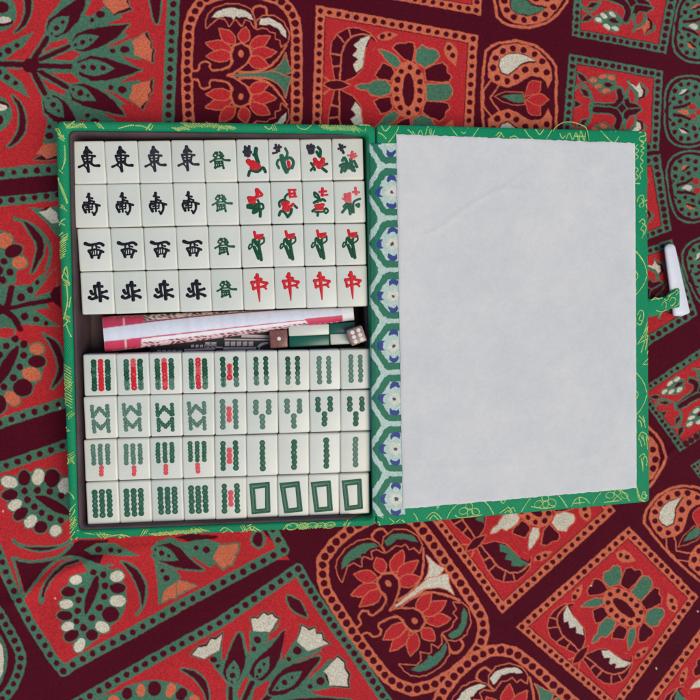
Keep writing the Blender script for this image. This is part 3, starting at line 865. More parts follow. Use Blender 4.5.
# small satin sprigs woven between the larger motifs
sprig = random.Random(21)
for side, n in ((3, 9), (0, 5), (2, 6)):
    for i in range(n):
        t = (i + sprig.uniform(.2, .8)) / n
        a, b = OQ2[side], OQ2[(side + 1) % 4]; c_, d_ = IQ2[side], IQ2[(side + 1) % 4]
        q = (a + (b - a) * t) * .5 + (c_ + (d_ - c_) * t) * .5
        e = (b - a) / np.linalg.norm(b - a); nn = np.array([-e[1], e[0]])
        m_ = sprig.choice((3, 4, 6)); sl = sprig.choice((-.6, .5, .8))
        for k in range(m_):
            x = q + e * (k - m_ / 2) * 1.7 + nn * sprig.uniform(-1.2, 1.2)
            d2 = (nn + e * sl) * sprig.uniform(1.6, 3.4)
            thr(rim, np.array([x - d2, x + e * sprig.uniform(-.4, .4), x + d2]), rim_surf, .85)

def with_ribbons(name, me, rb, mats, parent):
    """one mesh object: the base surface plus its woven threads"""
    b = bmesh.new(); b.from_mesh(me)
    vs = [b.verts.new(tuple(v)) for v in rb.v]
    for f_, mi in zip(rb.fc, rb.mi):
        fc = b.faces.new([vs[i] for i in f_]); fc.material_index = mi; fc.smooth = True
    b.to_mesh(me); b.free()
    return link(name, me, parent, mats)
me_shell.materials.append(M_BRO); me_shell.materials.append(M_GOLD)
shell = with_ribbons('shell', me_shell, rim, [], case)

# dark paper lining: a thin tray inside the shell
m = N('brown_lining_paper')
t = m.tex('Noise', 900, 4, .7); t2 = m.tex('Noise', 45, 3)
c = m.ramp(t2.outputs[0], [(.3, alb(52, 37, 39)), (.7, alb(74, 56, 59))])
m.set(Base_Color=m.mix(c, m.ramp(t.outputs[0], [(.3, (.8, .8, .8)), (.7, (1.08, 1.05, 1.05))]), .6, 'MULTIPLY'), Roughness=.7, Normal=m.bump(t.outputs[0], .4, .0002))
M_LIN = m.m
cen = RI.mean(0)
def inset(P, d):
    c4 = iq; out = P.copy()
    v = cen - P; v[:, 2] = 0
    sx, sy = np.sign(v[:, 0]), np.sign(v[:, 1])
    hx, hy = np.abs(v[:, 0]), np.abs(v[:, 1])
    # move each side straight inwards
    ax = (iq[1] - iq[0]); ax = ax / np.linalg.norm(ax); ay = np.array([-ax[1], ax[0], 0])
    a, b = v @ ax, v @ ay
    A, B = np.abs(a).max(), np.abs(b).max()
    return P + np.outer(np.clip(a / (A * .97), -1, 1) * (np.abs(a) > A * .9), ax) * d + np.outer(np.clip(b / (B * .97), -1, 1) * (np.abs(b) > B * .9), ay) * d
rows = []
wob = .0005 * np.convolve(RNG.uniform(-1, 1, nr + 6), np.ones(7) / 2.5, 'valid')
for d, z, k in ((-.0005, H - .012, 0), (-.0005, H - .0016, 1), (.0001, H - .0009, 1), (.0011, H - .0011, 1), (.0016, H - .0022, 1), (.0019, H - .008, .5), (.0023, FLOOR_Z + .002, 0), (.0032, FLOOR_Z, 0)):
    P = inset(RI, d); P[:, 2] = z + wob * k * .6
    sag = np.clip(((RI - RI[0]) @ ((iq[1] - iq[0]) / np.linalg.norm(iq[1] - iq[0])) / np.linalg.norm(iq[1] - iq[0]) - .97) / .02, 0, 1) * (.009 if z > H - .009 else 0)
    P[:, 2] -= sag; rows.append(P)
rows = np.array(rows)
n0 = rows.shape[0]
V_ = list((rows - base_c).reshape(-1, 3)); Fc = []
for i in range(n0 - 1):
    for j in range(nr):
        k = (j + 1) % nr; Fc.append((i * nr + j, i * nr + k, (i + 1) * nr + k, (i + 1) * nr + j))
Fc.append(tuple((n0 - 1) * nr + j for j in range(nr)))
lining = link('lining', mesh_from('lining', V_, [f_[::-1] for f_ in Fc]), case, [M_LIN])

# lid: a board opened to the right, sinking away from the hinge
A_, B_ = at(376., 124., H - .0004), at(376., 526.5, H - .0004)
hd = (B_ - A_) / np.linalg.norm(B_ - A_); od = np.cross(hd, [0, 0, 1.0]); od = od if od[0] > 0 else -od
AL = math.radians(5.8)
LN = np.array([0, 0, 1.0]) * math.cos(AL) + od * math.sin(AL)
def lid_at(u, v, lift=0.0): return at_plane(u, v, A_ + LN * lift, LN)
LQ = arr('376.6 124.2 647.6 131 649.6 502 376.6 526.6')
lc = lid_at(LQ[:, 0], LQ[:, 1])
RL = ring_points(lc, .0028, 5, 20)
lcen = lc.mean(0)
def shrink(P, d):
    v = lcen - P; v -= np.outer(v @ LN, LN)
    return P + v / np.linalg.norm(v, axis=1)[:, None] * d
wl = .0003 * np.convolve(RNG.uniform(-1, 1, len(RL) + 6), np.ones(7) / 2.5, 'valid')
rows = [shrink(RL, .0012) - LN * .0034, RL - LN * .003, RL - LN * .0011, shrink(RL, .0004) - LN * .0004, shrink(RL, .0014), shrink(RL, .009)]
rows = [r + (np.outer(wl, LN) if i in (2, 3, 4) else 0) for i, r in enumerate(rows)]
nl = len(RL); V_ = [p - base_c for r in rows for p in r]; Fc = [tuple(range(nl))[::-1]]
for i in range(len(rows) - 1):
    for j in range(nl):
        k = (j + 1) % nl; Fc.append((i * nl + j, i * nl + k, (i + 1) * nl + k, (i + 1) * nl + j))
Fc.append(tuple((len(rows) - 1) * nl + j for j in range(nl)))
me_lid = mesh_from('lid', V_, Fc); 
bm = bmesh.new(); bm.from_mesh(me_lid); bmesh.ops.recalc_face_normals(bm, faces=bm.faces); bm.to_mesh(me_lid); bm.free()
me_lid.materials.append(M_BRO); me_lid.materials.append(M_GOLD)
lt = Ribbons()
def lid_surf(P):
    d = np.full(len(P), 1e9)
    for i in range(4):
        a, b = LQ[i], LQ[(i + 1) % 4]; e = (b - a) / np.linalg.norm(b - a)
        d = np.minimum(d, (P - a) @ np.array([-e[1], e[0]]))
    return lid_at(P[:, 0], P[:, 1], .00008), LN, d > 1.0
zt = (370, 115, 5)
for s_ in ('56 54 76 80 100 56', '42 88 62 98 80 118', '148 46 132 84 92 138', '400 58 416 80 436 104', '440 60 468 92 490 64', '546 62 528 86 512 112', '190 74 204 86 214 100', '214 84 226 100', '238 100 252 76 264 100', '276 100 290 58 302 98', '304 70 310 100', '322 76 314 100', '628 104 650 86 668 110', '640 110 652 98'): thr(lt, s_, lid_surf, 1.15, zt)
zt = (510, 115, 4.667)
for s_ in ('66 64 84 92 106 112', '120 68 138 90 156 68', '196 68 182 92 170 110', '232 86 244 108 258 96', '262 112 276 84 290 112', '294 114 308 82 318 116', '322 118 330 74 344 118', '348 118 352 80', '300 98 350 100', '424 74 452 104 484 130 506 100 522 74', '468 74 482 90 494 76', '0 104 20 98 40 110'): thr(lt, s_, lid_surf, 1.15, zt)
zt = (620, 130, 5.38)
for s_ in ('104 14 128 10 138 28 110 36 104 52 132 60 138 44', '112 60 128 72 112 84 130 96 112 110 126 124', '92 80 82 96 100 110 84 128 98 142 84 160', '122 130 110 150 124 170 108 190 122 214 106 236 110 262', '84 200 98 214 84 232 98 250 84 268', '80 286 106 288', '92 384 100 360 122 350 128 380 104 402 108 414', '118 370 128 400 120 414', '132 384 146 378 152 410 140 440', '140 400 150 450 148 480', '104 494 122 478 134 500 112 530 128 548 118 580', '118 500 140 520 132 560', '74 640 96 664 122 704'): thr(lt, s_, lid_surf, 1.2, zt)
zt = (610, 250, 7.78)
for s_ in ('186 8 228 40 258 84 278 140 288 190', '286 200 270 250 240 300 190 360', '186 150 206 172 216 202 204 230 188 252', '214 500 236 468 260 482 258 530 236 582 210 568', '240 500 226 540 250 550', '292 524 296 570 282 640 246 694', '270 640 290 600', '300 540 300 690'): thr(lt, s_, lid_surf, 1.2, zt)
zt = (620, 300, 5.38)
for s_ in ('150 108 128 176 96 236', '152 140 132 220 114 280', '150 180 144 230 136 268', '146 210 100 232', '150 270 146 290', '122 346 136 330 152 314', '128 348 148 344', '82 386 112 420 132 456 144 500', '144 510 132 548 108 592 80 624', '82 484 96 500 94 520 82 536'): thr(lt, s_, lid_surf, 1.2, zt)
zt = (600, 430, 7)
for s_ in ('268 60 284 20 306 16 330 40 338 70', '270 58 282 80 292 114', '298 30 306 70 312 106', '322 44 328 90 332 134', '284 40 300 64', '274 188 300 166 314 176 300 210 300 286', '288 200 296 250', '318 184 330 210 324 246', '256 402 266 430 276 470', '276 470 300 494 334 502', '296 440 312 430 322 470 304 484', '310 450 330 460', '266 -66 284 -60 292 -20', '272 -100 300 -70 318 -20', '300 -100 312 -60'): thr(lt, s_, lid_surf, 1.2, zt)
zt = (370, 490, 4.667)
for s_ in ('202 106 216 126 226 152', '262 132 280 112 296 104 316 114 332 134', '276 138 296 118 318 138', '356 138 372 104 396 76 420 58', '530 48 556 76 576 112', '306 62 316 82 328 66', '312 90 320 76', '604 38 620 62 636 40', '606 106 630 90 646 80 664 106', '626 108 644 96 660 110', '396 118 420 128 500 120 520 114', '0 160 20 140 40 150 46 164', '20 130 40 120 60 130', '90 130 110 150 96 160', '150 140 170 160', '120 150 140 136'): thr(lt, s_, lid_surf, 1.15, zt)
for x, y, a, b, r in ((436, 97, 22, 15, -20), (492, 100, 20, 15, 25), (462, 76, 17, 17, 0), (466, 106, 14, 20, 0)): loop(lt, lid_surf, x, y, a, b, zt, 1.0, rot=r)
zt = (510, 480, 4.667)
for s_ in ('52 148 74 112 102 74', '218 62 244 92 266 126', '288 122 302 94 326 80 352 88 372 108', '322 84 326 112', '302 108 348 104', '386 112 402 84 424 58', '510 42 536 64 556 96', '592 38 594 64 604 92', '604 92 622 98 642 102', '622 58 614 78 632 86 638 70', '100 124 160 132 210 124', '436 104 470 100 510 96', '0 140 14 128 24 146', '480 96 500 76 520 92'): thr(lt, s_, lid_surf, 1.15, zt)
for x, y, a, b, r in ((132, 112, 20, 15, -30), (196, 104, 20, 15, 30), (164, 84, 16, 16, 0), (166, 112, 13, 18, 0), (466, 70, 20, 14, -10), (500, 58, 15, 13, 10), (534, 72, 18, 13, 25)): loop(lt, lid_surf, x, y, a, b, zt, 1.0, rot=r)
lid = with_ribbons('lid', me_lid, lt, [], case)

# white lining paper, a little ragged at the edge, with pressed-in creases
PQ = arr('395.8 134.4 634.4 143.2 636.2 487.8 402.6 508.6')
nu_, nv_ = 150, 210
a, b = np.meshgrid(np.linspace(0, 1, nu_), np.linspace(0, 1, nv_))
Pp = ((1 - a) * (1 - b))[..., None] * PQ[0] + (a * (1 - b))[..., None] * PQ[1] + (a * b)[..., None] * PQ[2] + ((1 - a) * b)[..., None] * PQ[3]
rag = lambda n, s_: np.convolve(RNG.uniform(-1, 1, n + 2), np.ones(3) / 3, 'valid') * s_
e0, e1, e2, e3 = rag(nu_, .9), rag(nu_, .7), rag(nv_, .35), rag(nv_, .3)
wy0, wy1 = np.clip(1 - b * 40, 0, 1), np.clip(1 - (1 - b) * 40, 0, 1)
wx0, wx1 = np.clip(1 - a * 30, 0, 1), np.clip(1 - (1 - a) * 30, 0, 1)
Pp[..., 1] += wy0 * e0[None] + wy1 * e1[None]; Pp[..., 0] += wx0 * e2[:, None] + wx1 * e3[:, None]
Pp[..., 1] += np.where((b > .97) & (a > .005), 0, 0)
UU, VV = Pp[..., 0], Pp[..., 1]
def ridge(pts, amp, w):
    P = spline(arr(pts), False); d = np.full(UU.shape, 1e9); tt = np.zeros(UU.shape)
    for i, ((ax, ay), (bx, by)) in enumerate(zip(P[:-1], P[1:])):
        ex, ey = bx - ax, by - ay; t = np.clip(((UU - ax) * ex + (VV - ay) * ey) / (ex * ex + ey * ey), 0, 1)
        q = np.hypot(UU - ax - t * ex, VV - ay - t * ey); tt = np.where(q < d, (i + t) / (len(P) - 1), tt); d = np.minimum(d, q)
    return amp * np.exp(-(d / w)**2) * np.clip(np.sin(np.pi * np.clip(tt, .02, .98)) * 2.2, 0, 1)
hp = .0005 + ridge('414 238 440 228 466 208 500 190 530 191', .0003, 2.6) + ridge('500 190 515 180 530 170', .00012, 2.2) + ridge('500 190 560 192 630 191', .00007, 2)
hp += ridge('405 470 470 466 560 462 630 446', .0002, 4) + ridge('420 400 422 440 418 480', .0001, 3) + ridge('570 155 620 180 634 200', .0002, 6)
for cx, cy in ((420, 190), (404, 245), (404, 170), (408, 320), (407, 370)): hp += ridge([cx - 6, cy - 6, cx + 5, cy - 3, cx + 6, cy + 6, cx - 4, cy + 7], .00008, 2)
hp += .00016 * smooth_noise(nv_, nu_, 24) + .00007 * smooth_noise(nv_, nu_, 8)
edge = np.minimum(np.minimum(a, 1 - a) * 150, np.minimum(b, 1 - b) * 210)
hp = np.where(edge < .5, .0007, hp + .0005)
pp = at_plane(UU, VV, A_, LN) + hp[..., None] * LN
m = N('white_lining_paper')
t = m.tex('Noise', 420, 5, .7); t2 = m.tex('Noise', 30, 4, .6); t3 = m.tex('Noise', 1600, 2)
c = m.ramp(t2.outputs[0], [(.35, (.655, .66, .645)), (.65, (.71, .71, .69))])
c = m.mix(c, m.ramp(t.outputs[0], [(.3, (.9, .9, .9)), (.6, (1, 1, 1))]), .5, 'MULTIPLY')
v = m.tex('Voronoi', 160); c = m.mix(c, m.ramp(v.outputs[0], [(.0, (.62, .6, .56)), (.07, (1, 1, 1))]), .35, 'MULTIPLY')
nb = m.bump(t3.outputs[0], .35, .0002); nb = m.bump(t.outputs[0], .42, .0004, nb)
t4 = m.tex('Noise', 110, 5, .7); c = m.mix(c, m.ramp(t4.outputs[0], [(.35, (.86, .87, .88)), (.62, (1, 1, 1))]), .3, 'MULTIPLY')
m.set(Base_Color=c, Roughness=.9, Normal=nb, Specular_IOR_Level=.2)
paper = link('lining_paper', grid_mesh('lining_paper', (pp - base_c)[::-1]), lid, [m.m])

# hinge cloth: white and green brocade with blue flowers, from the rim across to the paper
HINK = dict(G=alb(4, 98, 70), W=alb(162, 182, 172), B=alb(24, 48, 116), D=alb(54, 62, 96), C=alb(190, 190, 172))
hs = Sheet(362, 138, 412, 522, 3.0, HINK['G'], .7)
p = Pen(hs, HINK)
def hinge_left(v): return np.interp(v, [138, 175, 320, 470, 522], [366.8, 367.6, 369.8, 372.0, 372.8])
cy = [140, 192, 244, 296, 346, 398.7, 449, 499, 549]
mid = [(a_ + b_) / 2 for a_, b_ in zip(cy[:-1], cy[1:])]
def tip(y): return np.interp(y, [140, 500], [371.2, 376.5])
for i, y in enumerate(mid):
    xm = tip(y) + 9.5
    p.s('W', 5.0, [tip(cy[i]) - 6.2, cy[i] + 1, xm, y, tip(cy[i + 1]) - 6.2, cy[i + 1] - 1], 0)
    p.s('W', 4.6, [xm, y, 416, y], 0); p.e('W', xm, y, 4.2, 4.6)
for i, y in enumerate(cy):
    hb = y - mid[i - 1] if i else 26; ht = mid[i] - y if i < len(mid) else 26
    t_ = tip(y) + 3.4
    p.f('W', [t_, y, t_ + 11, y - hb + 9.5, 418, y - hb + 9, 418, y + ht - 9, t_ + 11, y + ht - 9.5])
    fx = np.interp(y, [140, 500], [390.8, 396])
    for rx_, ry_ in ((-11.5, 0), (0, -12.2), (0, 12.2), (11.5, 0)):
        p.e('B', fx + rx_, y + ry_, 5.0, 5.0); p.e('W', fx + rx_ * .62, y + ry_ * .62, 4.5, 4.5)
    for ang in range(0, 360, 72):
        p.e('C', fx + 3.4 * math.cos(math.radians(ang + 20)), y + 3.4 * math.sin(math.radians(ang + 20)), 3.1, 3.1)
    p.e('D', fx, y, 1.8, 1.8)
    p.s('B', .9, [t_ + 3, y - 4.5, t_ + 1.4, y, t_ + 3, y + 4.5], 0)
hs.img *= (1 + .22 * np.sin(hs.U * 2 * math.pi / 1.3) * np.sin(hs.V * 2 * math.pi / 1.3))[..., None] * (1 + .2 * smooth_noise(hs.nv, hs.nu, 2.4))[..., None]
prof_u = np.array([366.5, 367.6, 369.5, 373.5, 375.8, 377.2, 379.5, 414])
left_shift = hinge_left(hs.V) - 366.5
s0 = (hs.U - 362) / 50
tgt = hinge_left(hs.V) + (409 - hinge_left(hs.V)) * s0                     # squeeze the sheet between rim edge and paper
bias = tgt - left_shift * np.clip((380 - tgt) / 14, 0, 1)
# colours are looked up where the cloth really lies
ui = np.clip(((tgt - 362) * hs.S).astype(int), 0, hs.nu - 1); vi = np.arange(hs.nv)[:, None] + 0 * ui
cols = hs.img[vi, ui]
tgt = np.minimum(tgt, np.interp(hs.V, [134, 508, 530], [395.8, 402.6, 406]) + 2.0)
lp = lid_at(tgt, hs.V, .00045)
zr = np.interp(bias, prof_u, [H - .0045, H - .0010, H + .0006, H + .0010, H + .0011, H + .0009, H + .0003, H])
rp = at(tgt, hs.V, zr)
wgt = np.clip((bias - 377.0) / 2.2, 0, 1)[..., None]
hp_ = rp * (1 - wgt) + lp * wgt
top_cut = (hs.V > 143.5 + .4 * np.sin(hs.U * 3)) & (hs.V < 516.5)
r0, r1 = int((143.5 - 138) * hs.S), int((516.8 - 138) * hs.S)
m = N('hinge_brocade')
at_ = m.node('Attribute', attribute_name='print')
w1 = m.tex('Noise', 2400, 2, .7)
m.set(Base_Color=m.mix(at_.outputs[0], m.ramp(w1.outputs[0], [(.3, (.7, .7, .72)), (.7, (1, 1, 1))]), .5, 'MULTIPLY'), Roughness=.6, Normal=m.bump(w1.outputs[0], .5, .0003))
hinge = link('hinge_cloth', grid_mesh('hinge_cloth', (hp_ - base_c)[r0:r1][::-1], cols[r0:r1][::-1]), case, [m.m])

# strap and white peg that fasten the lid
def slab(P, t, name):
    """a soft band through (rows, columns) points with thickness t"""
    n_, m_ = P.shape[:2]
    lo = P.copy(); lo[..., 2] -= t
    v = np.concatenate([P.reshape(-1, 3), lo.reshape(-1, 3)]); o = n_ * m_; f_ = []
    for i in range(n_ - 1):
        for j in range(m_ - 1):
            q = (i * m_ + j, i * m_ + j + 1, (i + 1) * m_ + j + 1, (i + 1) * m_ + j)
            f_.append(q); f_.append(tuple(o + x for x in q[::-1]))
    for i in range(n_ - 1):
        for j in (0, m_ - 1):
            q = (i * m_ + j, (i + 1) * m_ + j, (i + 1) * m_ + j + o, i * m_ + j + o); f_.append(q if j == 0 else q[::-1])
    for j in range(m_ - 1):
        for i in (0, n_ - 1):
            q = (i * m_ + j, i * m_ + j + 1, i * m_ + j + 1 + o, i * m_ + j + o); f_.append(q[::-1] if i == 0 else q)
    me = mesh_from(name, v, f_)
    b_ = bmesh.new(); b_.from_mesh(me); bmesh.ops.recalc_face_normals(b_, faces=b_.faces); b_.to_mesh(me); b_.free()
    return me
lid_edge_z = float(lid_at(np.array(649.), np.array(308.))[2])
top_e = arr('640 296 650.5 299.2 658 297.8 665 297.4 669 292.8 674 290 678.3 288.2 680.4 290.5')
bot_e = arr('640 316.5 650.5 317.2 658 314.8 664 311.8 669.5 309.4 673 308.4 678 307.4 681.2 306.8')
zs = np.array([lid_edge_z - .0035, lid_edge_z - .0042, .0075, .0066, .0066, .0068, .0066, .0045])
rows = []
for k in np.linspace(0, 1, 7):
    P = top_e * (1 - k) + bot_e * k
    rows.append(at(P[:, 0], P[:, 1], zs + .0004 * math.sin(k * math.pi)))
SP = np.array(rows)
me_strap = slab(SP - base_c, .0007, 'strap'); me_strap.materials.append(M_BRO); me_strap.materials.append(M_GOLD)
sr = Ribbons()
def strap_surf(P):
    xs = (top_e[:, 0] + bot_e[:, 0]) / 2
    return at(P[:, 0], P[:, 1], np.interp(P[:, 0], xs, zs) + .00045), None, np.ones(len(P), bool)
zt = (610, 250, 7.78)
for s_ in ('318 390 350 382 410 372', '330 384 352 370 380 384', '450 360 470 345 500 330 520 306', '400 430 420 400 440 420 430 450', '460 400 480 370 510 380 500 420 470 430', '420 380 440 390 470 350', '500 440 530 420 540 380', '510 350 530 330 520 310', '360 470 400 480 440 460', '480 440 510 400'): thr(sr, s_, strap_surf, 1.0, zt)
strap = with_ribbons('strap', me_strap, sr, [], case)
ax0, ax1 = np.array([668.8, 243.5]), np.array([681.8, 316.3])
na_, nc_ = 40, 24; rows = []
for i, s_ in enumerate(np.linspace(0, 1, na_)):
    cpx = ax0 + (ax1 - ax0) * s_
    w = np.interp(s_, [0, 1], [11.2, 17.8]) / 2
    e = min(s_, 1 - s_) * 73.5
    capk = math.sqrt(max(0, 1 - (1 - min(1, e / (5.2 if s_ < .5 else 4.0)))**2)) if e < 5.5 else 1
    if s_ > .5: capk = max(capk, .0) ** .5 if e < 4 else 1
    w *= max(capk, .02) if s_ < .5 else max(capk, .02)
    d_ = (ax1 - ax0) / np.linalg.norm(ax1 - ax0); nrm_ = np.array([-d_[1], d_[0]])
    th = .0021 * max(capk, .05)
    for q in range(nc_):
        t = 2 * math.pi * q / nc_
        cs, sn = math.cos(t), math.sin(t)
        cs, sn = math.copysign(abs(cs)**.75, cs), math.copysign(abs(sn)**.75, sn)
        u_, v_ = cpx + nrm_ * w * cs
        rows.append(at(u_, v_, .0036 + th * sn))
PG = np.array(rows).reshape(na_, nc_, 3)
me_peg = grid_mesh('peg', PG - base_c, None, closed_u=True)
b_ = bmesh.new(); b_.from_mesh(me_peg); bmesh.ops.holes_fill(b_, edges=[e for e in b_.edges if e.is_boundary]); bmesh.ops.recalc_face_normals(b_, faces=b_.faces)
for f_ in b_.faces: f_.smooth = True
b_.to_mesh(me_peg); b_.free()
m = N('white_bone'); t = m.tex('Noise', 120, 3)
m.set(Base_Color=m.ramp(t.outputs[0], [(.3, (.70, .72, .77)), (.7, (.78, .80, .84))]), Roughness=.35, Subsurface_Weight=.1, Subsurface_Radius=(.002, .002, .002))
link('peg', me_peg, strap, [m.m])
rb = Ribbons()                                                # dark strip standing in for the shade inside the strap's slot
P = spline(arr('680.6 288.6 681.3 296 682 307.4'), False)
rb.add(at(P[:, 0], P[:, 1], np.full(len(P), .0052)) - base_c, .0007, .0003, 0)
link('peg_slot_shade', mesh_from('peg_slot_shade', rb.v, rb.fc), strap, [simple_mat('slot_shadow_bone', alb(70, 68, 66), .7)])

# a loose gold thread looping out from the lid's upper edge
lz = lid_at(np.array([555., 589.]), np.array([127., 129.]))[:, 2]
P = spline(arr('553 131 555.7 127 563 122.6 571.4 122 581.4 125 586.5 129 588.8 140'), False)
Q = at(P[:, 0], P[:, 1], np.interp(P[:, 0], [553, 589], lz) + .0022 * np.sin(np.linspace(.1, 3.0, len(P))) + .0004)
rb = Ribbons(); rb.add(Q - base_c, .0006, .0005, 0)
link('loose_thread', mesh_from('loose_thread', rb.v, rb.fc), case, [M_GOLD])

# ------------------------------------------------------------------ the tiles
def tile_mat(name, lo, hi, rough=.32):
    n = N(name)
    t = n.tex('Noise', 45, 4); t2 = n.tex('Noise', 900, 3)
    oi = n.node('ObjectInfo')
    c = n.ramp(t.outputs[0], [(.3, lo), (.7, hi)])
    c = n.mix(c, n.ramp(oi.outputs['Random'], [(0, (.93, .95, .93)), (.5, (1, 1, .985)), (1, (1, .985, .94))]), 1.0, 'MULTIPLY')
    v = n.tex('Voronoi', 90); c = n.mix(c, n.ramp(v.outputs[0], [(0, (.66, .56, .38)), (.045, (1, 1, 1))]), .5, 'MULTIPLY')
    n.set(Base_Color=c, Roughness=rough, Normal=n.bump(t2.outputs[0], .05, .0001), Subsurface_Weight=.2, Subsurface_Radius=(.0015, .0018, .0012), Subsurface_Scale=1.0, IOR=1.5)
    return n.m
M_EDGE = tile_mat('ivory_resin_side', (.70, .70, .62), (.79, .78, .69), .35)
M_TILE = tile_mat('ivory_resin', (.68, .71, .63), (.77, .78, .70))
def paint(name, a, rough=.4):
    a = tuple(x * .8 for x in a)
    n = N(name); t = n.tex('Noise', 1400, 3, .7)
    n.set(Base_Color=n.ramp(t.outputs[0], [(.3, tuple(x * .7 for x in a)), (.72, tuple(min(1, x * 1.35) for x in a))]), Roughness=rough, Specular_IOR_Level=.18, Normal=n.bump(t.outputs[0], .3, .0002))
    return n.m
M_BLACK = paint('black_paint', alb(22, 23, 31)); M_GREY = paint('worn_black_paint', alb(46, 45, 54))
M_GRN = [paint('green_paint', alb(18, 74, 48)), paint('mid_green_paint', alb(42, 92, 70)), paint('worn_green_paint', alb(82, 118, 100)), paint('pale_green_hollow', alb(110, 138, 120))]
M_RED = [paint('red_paint', alb(198, 34, 44)), paint('worn_red_paint', alb(212, 84, 88))]

def rounded_box(name, w, h, t, r, seg=3):
    b = bmesh.new(); bmesh.ops.create_cube(b, size=1)
    for v_ in b.verts: v_.co = (v_.co.x * w, v_.co.y * h, v_.co.z * t)
    bmesh.ops.bevel(b, geom=list(b.edges), offset=r, segments=seg, profile=.6, affect='EDGES')
    me = bpy.data.meshes.new(name); b.to_mesh(me); b.free()
    me.polygons.foreach_set('use_smooth', [True] * len(me.polygons))
    return me
TILE_T = .0125

GROOVE = ((-1, 0), (-.78, 1), (0, .42), (.78, 1), (1, 0))       # paint pooled against the walls of the cut
def stroke_mark(rb, pts, w, T, mi=0, h=.00011, taper_to=None, brush=False):
    P = arr(pts); Q = np.array([T(p_) for p_ in P])
    if len(Q) > 2: Q = spline(Q, False, 4)
    elif brush: Q = Q[0] + (Q[1] - Q[0]) * np.linspace(0, 1, 6)[:, None]
    W_ = w * T.k * 1.04
    if brush: W_ = W_ * (1.14 - .34 * np.sin(np.pi * np.linspace(.04, .96, len(Q)))) * np.linspace(1.06, .92, len(Q))
    if taper_to is not None: W_ = np.interp(np.linspace(0, 1, len(Q)), [0, .55, 1], [w * T.k, w * T.k * .95, taper_to * T.k])
    rb.add(np.c_[Q, np.full(len(Q), -.00002)], W_, h, mi, prof=GROOVE)

class TileT:
    """picture coordinates of one enlarged tile -> metres on the tile face"""
    def __init__(s, cx, cy, width, W): s.cx, s.cy, s.k = cx, cy, W / width
    def __call__(s, p_): return ((p_[0] - s.cx) * s.k, -(p_[1] - s.cy) * s.k)

CH = {
 'east': ((270, 430, 503), [('255 192 258 400 262 580', 42), ('252 200 215 262', 34), ('258 205 330 275', 36), ('212 285 312 268', 30), ('180 328 188 390 212 432', 34), ('186 332 290 318 382 332', 34),
   ('342 332 320 420', 34), ('192 378 322 372', 24), ('206 426 312 420', 28), ('236 432 185 472 112 506', 36), ('300 428 352 482 440 488', 42), ('198 482 230 520 256 580', 26)]),
 'south': ((300, 412, 520), [('280 212 285 340', 44), ('262 240 244 262', 30), ('262 262 336 284', 34), ('198 356 292 348', 34), ('300 320 362 344', 36), ('185 404 172 440 212 522', 46), ('188 405 330 374 452 410', 38),
   ('402 408 396 500 352 566', 44), ('352 566 326 526', 34), ('270 380 272 522', 34), ('225 440 332 430', 26), ('225 478 322 472', 26), ('330 390 322 470', 26), ('236 400 256 440', 22)]),
 'west': ((298, 400, 515), [('150 290 225 316 310 304 395 290 444 322', 50), ('264 332 252 400', 34), ('324 332 332 400', 28), ('330 344 380 364', 30), ('204 422 245 530', 46), ('200 416 320 392 440 440', 38),
   ('404 430 356 540', 46), ('268 400 250 470', 28), ('336 400 330 470', 26), ('246 500 360 494', 28), ('294 400 292 500', 20)]),
 'north': ((246, 382, 505), [('276 220 284 380 290 512', 50), ('240 262 332 270', 40), ('206 268 214 380 226 460', 44), ('142 352 160 400 206 388', 44), ('115 456 155 482 230 452', 46), ('318 376 400 354', 42), ('308 440 350 444 410 472', 46)]),
 'fa': ((296, 392, 565), [('215 236 166 298 206 322', 26), ('226 262 250 250', 24), ('242 236 240 300 180 370 108 412', 28), ('292 232 340 276 360 308', 28), ('280 292 332 250', 24), ('300 300 365 376 470 388', 36), ('190 362 330 352', 26),
   ('195 402 196 520', 28), ('204 404 330 400', 24), ('204 442 320 438', 24), ('194 522 232 506 276 496', 34), ('268 410 280 480', 28), ('328 420 352 532', 34), ('250 500 342 478', 28), ('240 440 236 500', 22)]),
 'zhong': ((152, 245, 345), [('138 80 147 240 155 396', 34), ('120 112 184 132', 27), ('74 168 90 242', 30), ('76 170 150 157 250 180', 29), ('248 182 226 214', 26), ('92 238 160 224 228 214', 25), ('204 216 238 246', 20)]),
}
